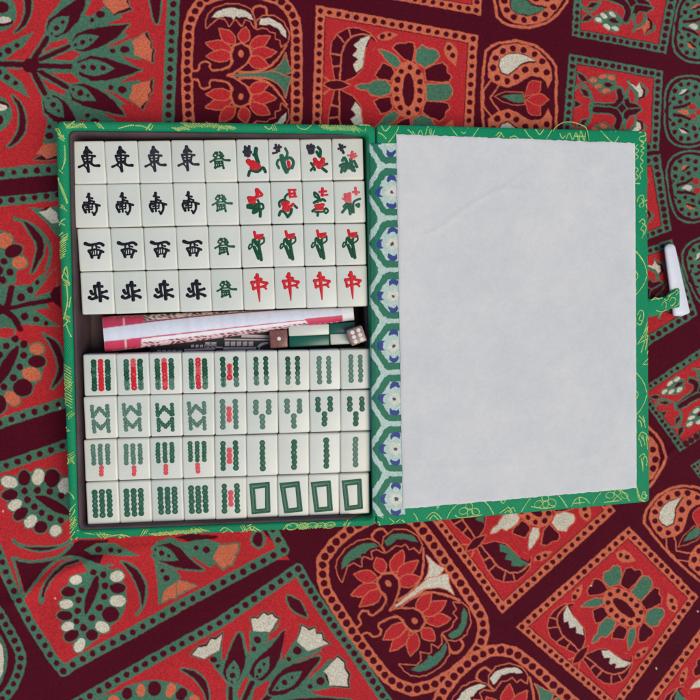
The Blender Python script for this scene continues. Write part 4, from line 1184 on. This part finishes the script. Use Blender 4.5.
FL = {  # black numeral, green leaves, red blossom
 'f1': ((178, 262, 347), ['100 115 100 210:30', '145 112 140 215:32', '84 172 160 176:34', '120 132 126 220:30'],
   ['220 138 214 200 238 292:34', '190 202 226 230:24', '125 432 150 378 230 390 290 346 315 394:26'], ['130 276 190 340:58', '182 292 240 330:58', '160 352 222 362:40']),
 'f2': ((528, 255, 347), ['435 92 450 165:30', '420 126 490 114:28', '400 182 440 174:24', '470 92 474 160:20'],
   ['540 130 562 180 546 225 500 262:22', '495 216 516 320 545 386:40', '512 250 530 330 550 380:30', '460 346 440 300 460 256 500 262:22', '540 252 590 234 626 280 610 346:26', '545 386 582 350:24'], ['570 282 575 326:38']),
 'f3': ((165, 250, 347), ['75 98 95 175:36', '112 88 115 175:36', '140 98 134 170:28', '70 122 150 116:26'],
   ['190 115 216 150 210 220:26', '174 166 200 214:26', '105 290 130 330 100 368:22', '140 345 142 366:22', '225 345 275 386:26', '240 316 286 300:22'], ['150 252 190 330:50', '240 252 200 330:50', '150 292 240 290:50']),
 'f4': ((508, 255, 347), ['420 96 460 186:30', '405 142 480 120:26', '450 102 430 160:22'],
   ['448 272 470 242 500 300 520 330:28', '420 332 470 310 500 342:28', '430 402 450 350:26', '470 392 520 310:26', '540 262 562 380:30', '580 280 612 346:24', '500 332 580 386:30', '460 340 520 350 570 350:34', '440 360 470 330:26'], ['510 216 610 224:22', '560 182 552 250:36', '600 196 560 216:20', '588 240 560 225:20']),
 'f5': ((215, 280, 347), [], ['250 246 266 290:20', '132 326 140 296 250 290 300 292 300 344 200 338 132 328:20', '236 302 224 340:26', '150 312 230 314:20', '262 300 262 350:24', '200 345 255 360:22', '190 386 200 356 240 370 200 390:20', '275 350 270 426:26'],
   ['240 132 250 205:40', '250 126 300 186:30', '225 206 290 200:24', '140 216 160 266:26', '150 212 226 220:26', '180 232 200 270:50', '220 240 160 260:36']),
 'f6': ((550, 280, 347), [], ['565 186 536 215 530 250:20', '470 322 468 276 510 250 550 266:22', '460 420 480 376 520 386 556 440:24', '555 440 590 400 602 356:26', '635 312 662 340:22'],
   ['575 140 655 140:22', '585 142 590 220:28', '640 142 645 210:26', '580 180 650 182:24', '590 216 660 214:22', '510 292 560 360:50', '560 282 520 350:50', '580 332 622 300:34']),
 'f7': ((190, 280, 347), [], ['145 176 152 215 196 240:20', '150 172 186 200 206 250:20', '205 250 180 276:24', '140 286 180 264:24', '215 266 240 250 266 266:22', '120 380 150 360:24', '180 392 176 430:22', '250 382 270 350 296 380 270 406 248 384:18', '150 392 230 390:16'],
   ['240 132 235 205:34', '205 166 280 160:26', '225 206 296 200:20', '160 322 240 312:40', '170 352 230 350:40']),
 'f8': ((530, 280, 347), [], ['650 250 600 266 570 300 570 400:20', '460 332 500 300 540 322:24', '440 396 466 366 500 330:24', '500 310 520 360 560 380:26', '540 300 556 400:20', '520 342 530 416:26', '600 316 636 305 630 340 600 322:18'],
   ['480 202 490 266:40', '530 192 530 266:40', '490 200 530 200:36', '500 236 522 240:50', '450 242 480 260:20', '540 286 546 290:16', '600 126 606 196:30', '570 172 640 176:26']),
 'bird': ((150, 218, 236), [], ['88 224 98 202 114 214 92 240 86 226:12', '115 212 120 172 134 166:15', '135 166 150 200:20', '172 170 166 200:16', '206 156 206 186 180 206:13', '190 162 206 152:13', '130 226 160 310:24', '165 216 180 322:24', '140 196 170 230:20', '150 262 174 280:26', '130 185 158 182:14'],
   ['135 110 145 155:22', '150 136 200 130:15', '150 150 192 146:24', '160 158 180 160:18']),
}
def column(x, y0, y1, n): return [(x, y0 + (y1 - y0) * i / (n - 1)) for i in range(n)]
def stick(x, y0, y1): return column(x, y0, y1, 3)
def sticks_for(kind):
    """beads of every bamboo stick: (colour, [points], radius), in tile widths from the tile's centre, y downwards"""
    g, r = [], []
    if kind == '9':
        for q in (-.21, .21):
            for a in (-.40, -.09, .22): g += stick(q, a, a + .21)
        for a in (-.41, -.10, .21): r += stick(0, a, a + .22)
        return g, r, .074
    if kind == '8':
        for pts in ((-.27, -.36, -.25, -.04), (-.25, -.04, -.06, -.28), (-.05, -.28, .17, -.05), (.19, -.36, .21, -.06), (-.24, .1, -.23, .44), (-.23, .13, -.03, .34), (-.02, .34, .18, .13), (.19, .1, .2, .44)):
            g += [(pts[0] + (pts[2] - pts[0]) * t, pts[1] + (pts[3] - pts[1]) * t) for t in (0, .33, .67, 1)]
        return g, r, .057
    if kind == '7':
        for q in (-.23, -.02, .2): g += stick(q, -.44, -.23) + stick(q, -.13, .09)
        return g, stick(-.01, .25, .46), .066
    if kind == '6':
        for q in (-.23, -.01, .21): g += stick(q, -.36, -.08) + stick(q, .06, .37)
        return g, r, .080
    if kind == '5':
        for q in (-.22, .18): g += stick(q, -.41, -.1) + stick(q, .08, .39)
        return g, stick(-.02, -.19, .17), .077
    if kind == '4':
        for q in (-.16, .15): g += stick(q, -.38, -.09) + stick(q, .07, .38)
        return g, r, .072
    if kind == '3':
        return stick(-.2, -.38, -.06) + stick(.2, -.38, -.06) + stick(0, .1, .42), r, .08
    if kind == '2':
        return stick(.02, -.41, -.08) + stick(.02, .08, .41), r, .082

def add_mesh(rb, name, mats, parent, label=None):
    me = mesh_from(name, rb.v, rb.fc, True, rb.mi)
    for m_ in mats: me.materials.append(m_)
    o = link(name, me, parent); o.location = (0, 0, 0)
    if label: o['label'] = label
    return o

mark_cache = {}
def add_marks(o, kind, W, wear):
    """the painted engraving, each colour a part of its own"""
    if kind in CH:
        (cx, cy_, wd), st = CH[kind]; rb = Ribbons(); T = TileT(cx, cy_, wd, W)
        T.k *= .92
        for pts, w in st:
            w *= {'fa': 1.42, 'zhong': 1.4, 'south': 1.14, 'east': 1.25, 'west': 1.18}.get(kind, 1.3)
            stroke_mark(rb, pts, w, T, 0, brush=True, taper_to=(15 if kind == 'zhong' and pts.startswith('138 80') else None))
        mt = M_GRN[0] if kind == 'fa' and not wear else M_GRN[1] if kind == 'fa' else M_RED[0] if kind == 'zhong' else (M_BLACK if not wear else M_GREY)
        add_mesh(rb, 'character_engraving', [mt], o)
    elif kind in FL:
        (cx, cy_, wd), blk, grn, red = FL[kind]; T = TileT(cx, cy_, wd, W); T.k *= .97
        for nm, lst, mt in (('numeral_engraving', blk, M_GREY), ('leaf_engraving', grn, M_GRN[1] if kind in ('f2', 'f4', 'f8') else M_GRN[0]), ('blossom_engraving', red, M_RED[1] if kind in ('f8', 'f4') else M_RED[0])):
            if not lst: continue
            if kind == 'bird': nm = {'leaf_engraving': 'bird_body_engraving', 'blossom_engraving': 'bird_crest_engraving'}[nm]
            rb = Ribbons()
            for s_ in lst:
                pts, w = s_.split(':'); stroke_mark(rb, pts, float(w) * ((1.12 if kind == 'bird' else 1.36) if nm[0:4] in ('leaf', 'bird') and 'crest' not in nm else 1.08), T)
            add_mesh(rb, nm, [mt], o)
    elif kind == 'frame':
        rb = Ribbons(); T = TileT(382, 490, 232, W); dx, dy = random.uniform(-4, 10), random.uniform(-4, 4)
        sk = random.uniform(-6, 6)
        for q in ('292 392 432 384', '432 384 440 604', '440 604 312 612', '312 612 294 392', '318 420 412 412', '412 412 414 584', '414 584 334 590', '334 590 320 420', '306 404 422 397', '422 397 428 594', '428 594 322 602', '322 602 306 404'):
            P = arr(q); inner = q in ('306 404 422 397', '422 397 428 594', '428 594 322 602', '322 602 306 404')
            P = P + (dx, dy); P[:, 0] += sk * (P[:, 1] - 490) / 100
            P[:, 0] = 366 + (P[:, 0] - 366) * .98
            stroke_mark(rb, P.reshape(-1), 16 if not inner else 14, T, 1 if inner else 0, .00016 if not inner else .00008)
        add_mesh(rb, 'frame_engraving', [M_GRN[1], M_GRN[2]], o)
    else:
        g, r, rad = sticks_for(kind)
        jx, jy = random.uniform(-.035, .035), random.uniform(-.02, .02)
        for nm, lst, mats in (('green_bamboo_engraving', g, M_GRN), ('red_bamboo_engraving', r, M_RED)):
            if not lst: continue
            rb = Ribbons()
            rad_ = rad * 1.27
            for (xa, ya), (xb, yb) in zip(lst[:-1], lst[1:]):
                if math.hypot(xb - xa, yb - ya) < rad * 2.6:
                    rb.add(np.array([[(xa + jx) * W, -(ya + jy) * W, -.00004], [(xb + jx) * W, -(yb + jy) * W, -.00004]]), rad * W * 1.95, .00013, (2 if wear == 3 else 1 if wear else 0) if nm[0] == 'g' else (1 if wear in (1, 3) else 0))
            for i, (x, y) in enumerate(lst):
                x += jx + random.uniform(-.008, .008); y += jy + random.uniform(-.008, .008)
                rr = rad_ * random.uniform(.93, 1.05)
                if nm[0] == 'g':
                    lowfade = wear == 2 and y > .18
                    mi = 2 if (lowfade or wear == 3) else (1 if (wear == 1 or random.random() < .25) else 0)
                    rb.bead((x * W, -y * W, -.00003), rr * W, .00016, mi, min(3, mi + 1))
                else:
                    mi = 1 if wear in (1, 3) or (wear == 2 and random.random() < .3) else 0
                    rb.bead((x * W, -y * W, -.00003), rr * W, .00016, mi, 1)
            add_mesh(rb, nm, mats, o)

ROWS = [  # left-top, right-top, left-bottom, right-bottom of each row in the photograph
 ((70.0, 140.8), (362.5, 137.8), (72.8, 184.0), (364.3, 179.8)),
 ((72.6, 184.4), (364.6, 180.3), (75.0, 228.0), (366.2, 222.4)),
 ((76.6, 228.4), (365.2, 222.8), (79.4, 271.6), (367.0, 264.8)),
 ((79.2, 272.2), (367.0, 265.2), (82.2, 315.2), (368.4, 306.2)),
 ((82.6, 354.6), (371.2, 348.6), (83.8, 396.2), (371.6, 389.0)),
 ((83.6, 396.8), (371.2, 389.6), (84.6, 439.0), (371.4, 430.8)),
 ((83.4, 440.2), (371.0, 431.2), (85.2, 481.6), (370.8, 472.2)),
 ((85.6, 482.4), (370.0, 472.8), (87.4, 525.4), (369.2, 513.8))]
KINDS = [['east'] * 4 + ['fa', 'f1', 'f2', 'f3', 'f4'], ['south'] * 4 + ['fa', 'f5', 'f6', 'f7', 'f8'], ['west'] * 4 + ['fa'] + ['bird'] * 4, ['north'] * 4 + ['fa'] + ['zhong'] * 4,
         ['9'] * 4 + ['5'] + ['4'] * 4, ['8'] * 4 + ['5'] + ['3'] * 4, ['7'] * 4 + ['5'] + ['2'] * 4, ['6'] * 4 + ['5'] + ['frame'] * 4]
DESC = {'east': ('white tile with black Chinese character for east', 'east wind tiles'), 'south': ('white tile with black Chinese character for south', 'south wind tiles'),
        'west': ('white tile with black Chinese character for west', 'west wind tiles'), 'north': ('white tile with black Chinese character for north', 'north wind tiles'),
        'fa': ('white tile with dark green Chinese character', 'green dragon tiles'), 'zhong': ('white tile with red Chinese character like an arrow', 'red dragon tiles'),
        'bird': ('white tile with green bird and red crest', 'bird tiles'), '9': ('white tile with red stick column between two green columns', 'nine bamboo tiles'),
        '8': ('white tile with green bamboo sticks forming W over M', 'eight bamboo tiles'), '7': ('white tile with six small green sticks over one red stick', 'seven bamboo tiles'),
        '6': ('white tile with six fat dark green bamboo sticks', 'six bamboo tiles'), '5': ('white tile with two green columns round one short red stick', 'five bamboo tiles'),
        '4': ('white tile with four green sticks in two columns', 'four bamboo tiles'), '3': ('white tile with three green sticks in a triangle', 'three bamboo tiles'),
        '2': ('white tile with two green sticks in one column', 'two bamboo tiles'), 'frame': ('white tile with empty green rectangle frame', 'framed blank tiles')}
FDESC = {'f1': 'white tile with black numeral, broad red tulip and one tall green leaf', 'f2': 'white tile with black numeral and looping green orchid leaves round a small red bud',
         'f3': 'white tile with black numeral above a large red rose under one green stalk', 'f4': 'white tile with black numeral, small red blossom and bushy pale green leaves, in the corner',
         'f5': 'white tile with red tulip, red square mark and boxy green leaves beneath', 'f6': 'white tile with square red mark and a red blossom inside a curling green stem',
         'f7': 'white tile with red mark, upright green leaves and red blossom low in the middle', 'f8': 'white tile with faded pink rose, pink mark and grassy green leaves'}
HOR = ['leftmost of four', 'second from left of four', 'third from left of four', 'rightmost of four']
FA_POS = ['top row beside the east wind tiles', 'second row beside the south wind tiles', 'third row beside the west wind tiles', 'fourth row beside the north wind tiles']
B5_POS = ['beside the four stick tiles', 'beside the three stick tiles', 'beside the two stick tiles', 'beside the green framed tiles']
WEAR = {'9': [0, 2, 2, 2], '8': [3, 3, 1, 3], '7': [3, 3, 1, 1], '6': [1, 1, 1, 1], '5': [2, 3, 1, 1], '4': [2, 2, 3, 3], '3': [3, 3, 1, 1], '2': [1, 1, 1, 3], 'fa': [0, 1, 0, 0],
        'east': [0, 0, 1, 1]}
cnt = {}
for ri, (row, kinds) in enumerate(zip(ROWS, KINDS)):
    lt_, rt_, lb_, rb_ = [at(np.array(q[0]), np.array(q[1]), TILE_Z) for q in row]
    W = np.linalg.norm(rt_ - lt_) / 9
    Hh = (np.linalg.norm(lb_ - lt_) + np.linalg.norm(rb_ - rt_)) / 2
    body = rounded_box('tile_body', W * .994, Hh * .993, TILE_T, .0012)
    body.materials.append(M_TILE); body.materials.append(M_EDGE)
    body.polygons.foreach_set('material_index', [0 if p_.normal.z > .75 else 1 for p_ in body.polygons])
    for i, kind in enumerate(kinds):
        f_ = (i + .5) / 9
        c = ((lt_ + lb_) * (1 - f_) + (rt_ + rb_) * f_) / 2
        dirv = (rt_ - lt_) * .5 + (rb_ - lb_) * .5
        ang = math.atan2(dirv[1], dirv[0]) + math.radians(random.uniform(-.45, .45))
        o = empty('mahjong_tile', (c[0] + random.uniform(-.5, .5) * 1e-4, c[1] + random.uniform(-.5, .5) * 2e-4, c[2] + random.uniform(-.0004, .0002)))
        o.rotation_euler = (math.radians(random.uniform(-.8, .8)), math.radians(random.uniform(-.8, .8)), ang)
        bo = link('tile_body', body, o); bo.location = (0, 0, -TILE_T / 2)
        k = cnt.get(kind, 0); cnt[kind] = k + 1
        if kind in FDESC: tag(o, FDESC[kind], 'tile', 'flower tiles')
        elif kind == 'fa': tag(o, DESC[kind][0] + ', ' + FA_POS[k], 'tile', DESC[kind][1])
        elif kind == '5': tag(o, DESC[kind][0] + ', ' + B5_POS[k], 'tile', DESC[kind][1])
        else: tag(o, DESC[kind][0] + ', ' + HOR[k], 'tile', DESC[kind][1])
        add_marks(o, kind, W, WEAR.get(kind, [0, 0, 0, 0])[k])

# two dark blocks of the case's inner tray that carry the face-up tiles
def block(q, z0, z1, inset_=.0):
    P = quad_at(q, TILE_Z); c = P.mean(0)
    b = bmesh.new()
    vs = [[b.verts.new((c[0] + (p_[0] - c[0]) * .985 - base_c[0], c[1] + (p_[1] - c[1]) * .985 - base_c[1], z)) for p_ in P] for z in (z0, z1)]
    for i in range(4): b.faces.new((vs[0][i], vs[0][(i + 1) % 4], vs[1][(i + 1) % 4], vs[1][i]))
    b.faces.new(vs[1]); b.faces.new(vs[0][::-1])
    bmesh.ops.recalc_face_normals(b, faces=b.faces)
    me = bpy.data.meshes.new('tray_step'); b.to_mesh(me); b.free(); return me
for q in ('72 142 362 139 367 305 81 314', '84 356 370 350 368 512 88 523'):
    link('tray_step', block(q, FLOOR_Z + .0003, TILE_Z - TILE_T - .0009), case, [M_LIN])

# ------------------------------------------------------------------ things lying in the channel between the two blocks of tiles
# rolled paper leaflet
ns, nt_ = 560, 260
s_, th = np.meshgrid(np.linspace(0, 1, ns), np.linspace(0, 2 * math.pi, nt_, endpoint=False), indexing='ij')
q = -np.sin(th)                                   # -1 towards the top of the picture, +1 towards the bottom
up_ = np.cos(th)
LINK = {k: alb(*v_) for k, v_ in dict(C=(184, 52, 82), W=(222, 216, 218), B=(196, 199, 207), P=(220, 172, 176), M=(132, 52, 66), Y=(206, 186, 176), D=(92, 58, 58)).items()}
colr = np.empty((ns, nt_, 3)); colr[:] = LINK['W']
lo = -.36 - .62 * np.clip(s_ / .75, 0, 1); hi = .40 - .22 * s_
qq = np.where(up_ > 0, q, np.sign(q) * (2 - np.abs(q)))          # unroll: continues past the sides
def paintc(mask, k): colr[mask] = LINK[k]
rs = np.random.default_rng(3)
X, Y = s_ * 245, qq * 15
orn = np.sin(X * .62 + 2.6 * np.sin(Y * .8 + .4 * np.sin(X * .21))) * np.cos(Y * 1.0 + 1.9 * np.sin(X * .37))
paintc(qq < lo, 'Y'); paintc((qq < lo - .12) & (orn > .1), 'D')
paintc((qq < lo) & (qq > lo - .1), 'M')
paintc((qq > lo) & (qq < hi), 'B')  # white top band, its blue-grey tint paints in the sky's reflection
paintc((qq > hi) & (qq < hi + .085), 'C')
edge1 = hi + .11 + .24 * np.clip(.6 + s_, 0, 1)
paintc(qq > edge1, 'P'); paintc((qq > edge1) & (orn > .05), 'M'); paintc((qq > edge1) & (np.abs(orn) < .13), 'W')
lab = (s_ < .155 - .012 * qq)
paintc(lab & ((qq < lo + .02) | (qq > hi)), 'C')
paintc(lab & (np.abs(s_ - .085) < .004) & ((qq < lo) | (qq > hi)) & (np.abs(qq) < 1.0), 'P')
orn2 = np.sin(X * 1.5 + 3 * np.sin(Y * .9)) * np.cos(Y * 2.1 + X * .4)
paintc(lab & (np.abs(qq) > .86) & (orn2 > .15) & (s_ > .03), 'M'); paintc(lab & (np.abs(qq) > .9) & (np.abs(orn2) < .12) & (s_ > .03), 'Y')
lab2 = (s_ > .80 + .02 * qq) & (s_ < .955)
paintc(lab2 & (qq > hi - .1), 'C'); paintc(lab2 & (qq > .85) & (orn2 > .3), 'Y')
paintc(s_ > .955, 'W')
colr *= (1 + .05 * np.interp(s_, np.linspace(0, 1, 60), rs.uniform(-1, 1, 60)))[..., None]
for _ in range(2): colr = (colr + np.roll(colr, 1, 0) + np.roll(colr, -1, 0) + np.roll(colr, 1, 1) + np.roll(colr, -1, 1)) / 5
A0, A1 = np.array([103.5, 334.5]), np.array([353.8, 313.6])
ctr = A0 + (A1 - A0) * s_[..., None]
rad_px = np.interp(s_, [0, .04, .35, .7, 1], [17.6, 17.8, 14.6, 10.2, 6.6])
nv = np.array([-(A1 - A0)[1], (A1 - A0)[0]]) / np.linalg.norm(A1 - A0)
zc = np.interp(s_, [0, 1], [.0150, .0195])
px = ctr + nv * (q * rad_px * (1 + .0 * up_))[..., None]
rm = rad_px * .437 / F
flat = np.sign(up_) * np.abs(up_) ** .8
LP = at(px[..., 0], px[..., 1], zc + rm * .92 * flat)
end = np.clip(1 - s_ * 60, 0, 1)
lc0 = LP[ns // 2].mean(0) * np.array([1, 1, 0])
leaf = empty('paper_leaflet', lc0)
tag(leaf, 'rolled white and crimson printed paper leaflet lying in the gap between the two tile blocks', 'leaflet')
m = N('printed_leaflet_paper')
at_ = m.node('Attribute', attribute_name='print'); t = m.tex('Noise', 500, 3)
m.set(Base_Color=m.mix(at_.outputs[0], m.ramp(t.outputs[0], [(.3, (.86, .86, .86)), (.7, (1, 1, 1))]), .6, 'MULTIPLY'), Roughness=.5, Normal=m.bump(t.outputs[0], .1, .0002))
M_LEAF = m.m
link('outer_sheet', grid_mesh('outer_sheet', LP - lc0, colr, closed_u=True), leaf, [M_LEAF])
# inner turns of the roll seen at its open ends
M_CORE = simple_mat('leaflet_inner_paper', alb(170, 160, 160), .7)
for s0_, si in ((0.008, 6), (.99, ns - 6)):
    c0 = LP[si].mean(0); cap = []
    for k in (.96, .86):
        cap.append(c0 + (LP[si] - c0) * k)
    V_ = [p_ - lc0 for r_ in cap for p_ in r_]
    Fc = [(j, (j + 1) % nt_, nt_ + (j + 1) % nt_, nt_ + j) for j in range(nt_)] + [tuple(nt_ + j for j in range(nt_))]
    link('inner_turn', mesh_from('inner_turn', V_, Fc), leaf, [M_CORE])

# dark printed card with grey key-like marks under the leaflet
card = empty('printed_card', at(215., 342., FLOOR_Z))
tag(card, 'black card printed with grey bars and rows of grey squares under the leaflet', 'card')
cb = np.array(card.location)
CZ = FLOOR_Z + .0016
def flatq(q, z): return [p_ - cb for p_ in quad_at(q, z)]
def prism(quads, name, mats, parent, z0, z1):
    b = bmesh.new()
    for q in quads:
        P0, P1 = quad_at(q, z1).copy(), quad_at(q, z1).copy(); P0[:, 2] = z0
        v0 = [b.verts.new(tuple(p_ - cb)) for p_ in P0]; v1 = [b.verts.new(tuple(p_ - cb)) for p_ in P1]
        n_ = len(v0)
        for i in range(n_): b.faces.new((v0[i], v0[(i + 1) % n_], v1[(i + 1) % n_], v1[i]))
        b.faces.new(v1); b.faces.new(v0[::-1])
    bmesh.ops.recalc_face_normals(b, faces=b.faces)
    me = bpy.data.meshes.new(name); b.to_mesh(me); b.free()
    return link(name, me, parent, mats)
CARD_T = FLOOR_Z + .0095
prism(['150 326 283 326 283 352.5 150 355.5'], 'card_sheet', [simple_mat('black_card', alb(20, 18, 22), .55)], card, FLOOR_Z + .0008, CARD_T)
Mg = simple_mat('grey_print', alb(168, 162, 164), .6)
zg = (205, 300, 8.235)
Zq = lambda s_: (arr(s_) / zg[2] + np.array(zg[:2])).reshape(-1)
bars = ['300 283 530 290 530 312 300 308', '160 318 530 322 530 334 160 332', '0 380 145 384 145 396 0 396', '150 390 420 386 440 392 440 408 150 410']
squares = []
for i in range(5): x = 163 + i * 49; squares.append(f'{x} 343 {x+38} 341 {x+38} 377 {x} 380')
for x in (2, 52): squares.append(f'{x} 346 {x+42} 345 {x+42} 374 {x} 376')
zb = (95, 300, 5.833)
for i in range(5): x = 362 + i * 30; squares.append(' '.join(str(v_) for v_ in ((arr(f'{x} 292 {x+22} 291 {x+22} 306 {x} 307') / zb[2] + np.array(zb[:2]) - np.array(zg[:2])) * zg[2]).reshape(-1)))
for i in range(6): x = 560 + i * 26; squares.append(' '.join(str(v_) for v_ in ((arr(f'{x} 262 {x+18} 260 {x+18} 276 {x} 278') / zb[2] + np.array(zb[:2]) - np.array(zg[:2])) * zg[2]).reshape(-1)))
bars.append(' '.join(str(v_) for v_ in ((arr('520 286 700 280 700 290 520 296') / zb[2] + np.array(zb[:2]) - np.array(zg[:2])) * zg[2]).reshape(-1)))
arc = []
for a0 in np.linspace(180, 275, 8)[:-1]:
    a1 = a0 + 95 / 7; pts = []
    for a_, r_ in ((a0, 82), (a1, 82), (a1, 58), (a0, 58)): pts += [515 + r_ * 1.15 * math.cos(math.radians(a_)), 410 + r_ * .8 * math.sin(math.radians(a_))]
    arc.append(pts)
prism([Zq(' '.join(map(str, b_)) if not isinstance(b_, str) else b_) for b_ in bars], 'printed_bars', [Mg], card, CARD_T + .00003, CARD_T + .00012)
prism([Zq(b_) for b_ in squares], 'printed_squares', [Mg], card, CARD_T + .00003, CARD_T + .00012)
prism([Zq(arr(b_).reshape(-1)) if False else (arr(b_) / zg[2] + np.array(zg[:2])).reshape(-1) for b_ in arc], 'printed_arch', [Mg], card, CARD_T + .00003, CARD_T + .00012)

# two spare tiles standing on edge, showing white front and green back layers
M_BACK = simple_mat('green_resin', alb(2, 78, 62), .3, .1, 60)
def spare(q, split_white_top, label, hgt_):
    P = quad_at(q, FLOOR_Z + hgt_)
    c = P.mean(0); ex = (P[1] - P[0] + P[2] - P[3]) / 2; ey = (P[3] - P[0] + P[2] - P[1]) / 2
    L, Tt = np.linalg.norm(ex), np.linalg.norm(ey); ang = math.atan2(ex[1], ex[0])
    o = empty('mahjong_tile', (c[0], c[1], FLOOR_Z)); o.rotation_euler = (0, 0, ang)
    tag(o, label, 'tile', 'spare tiles standing on edge in the gap')
    hf = Tt / 2
    for nm, mt, sgn in (('white_layer', M_TILE, 1 if split_white_top else -1), ('green_backing', M_BACK, -1 if split_white_top else 1)):
        me = rounded_box(nm, L, hf - .0001, hgt_, .0008, 2)
        ch = link(nm, me, o, [mt]); ch.location = (0, sgn * hf / 2, hgt_ / 2)
    return o
spare('289 325.4 329 323.8 329.8 345.6 288.6 347.6', True, 'spare tile on its edge, white half above green half, beside the brown die', .0195)
spare('329.6 323 355.5 322 356 343.6 330.4 345.2', False, 'spare tile on its edge, green half above white half, under the six spot die', .0185)

# dice
def die(center_px, z_top, size, rot, label, mat, pips, tilt=(0, 0)):
    c = at(np.array(center_px[0]), np.array(center_px[1]), z_top)
    o = empty('die', (c[0], c[1], z_top - size)); o.rotation_euler = (tilt[0], tilt[1], rot)
    tag(o, label, 'die', 'dice in the gap')
    b_ = link('die_body', rounded_box('die_body', size, size, size, size * .1, 3), o, [mat]); b_.location = (0, 0, size / 2)
    for x, y, r_ in pips:
        rb = Ribbons(); rb.bead((0, 0, 0), r_ * size, .0003, n=14)
        pm = mesh_from('pip', rb.v, rb.fc); p_ = link('pip', pm, o, [M_PIP]); p_.location = (x * size, y * size, size - .00002)
    return o
M_PIP = simple_mat('white_pip_paint', (.78, .76, .72), .4)
def resin(name, a, tr):
    n = N(name); t = n.tex('Noise', 500, 4, .7)
    n.set(Base_Color=n.ramp(t.outputs[0], [(.3, tuple(x * .65 for x in a)), (.7, tuple(min(1, x * 1.25) for x in a))]), Roughness=.22, Transmission_Weight=tr, IOR=1.49, Subsurface_Weight=.3, Subsurface_Radius=(.003, .002, .0015))
    return n.m
M_RB = resin('red_brown_resin', alb(122, 78, 70), .12); M_GB = resin('smoky_brown_resin', alb(150, 122, 108), .15)
die((278.6, 339.0), FLOOR_Z + .0205, .0112, math.radians(3), 'reddish brown die with one white spot on top, left of the spare tiles', M_RB, [(.02, .02, .11)])
g3 = [(x, y, .135) for x in (-.2, .2) for y in (-.29, 0, .29)]
die((357.0, 335.8), FLOOR_Z + .0185 + .0104, .0100, math.radians(20), 'smoky brown die showing six white spots, resting on a spare tile', M_GB, g3)
die((363.6, 336.6), FLOOR_Z + .0125, .0080, math.radians(-8), 'small brown die half hidden behind the six spot die', M_RB, [(0, 0, .11)])
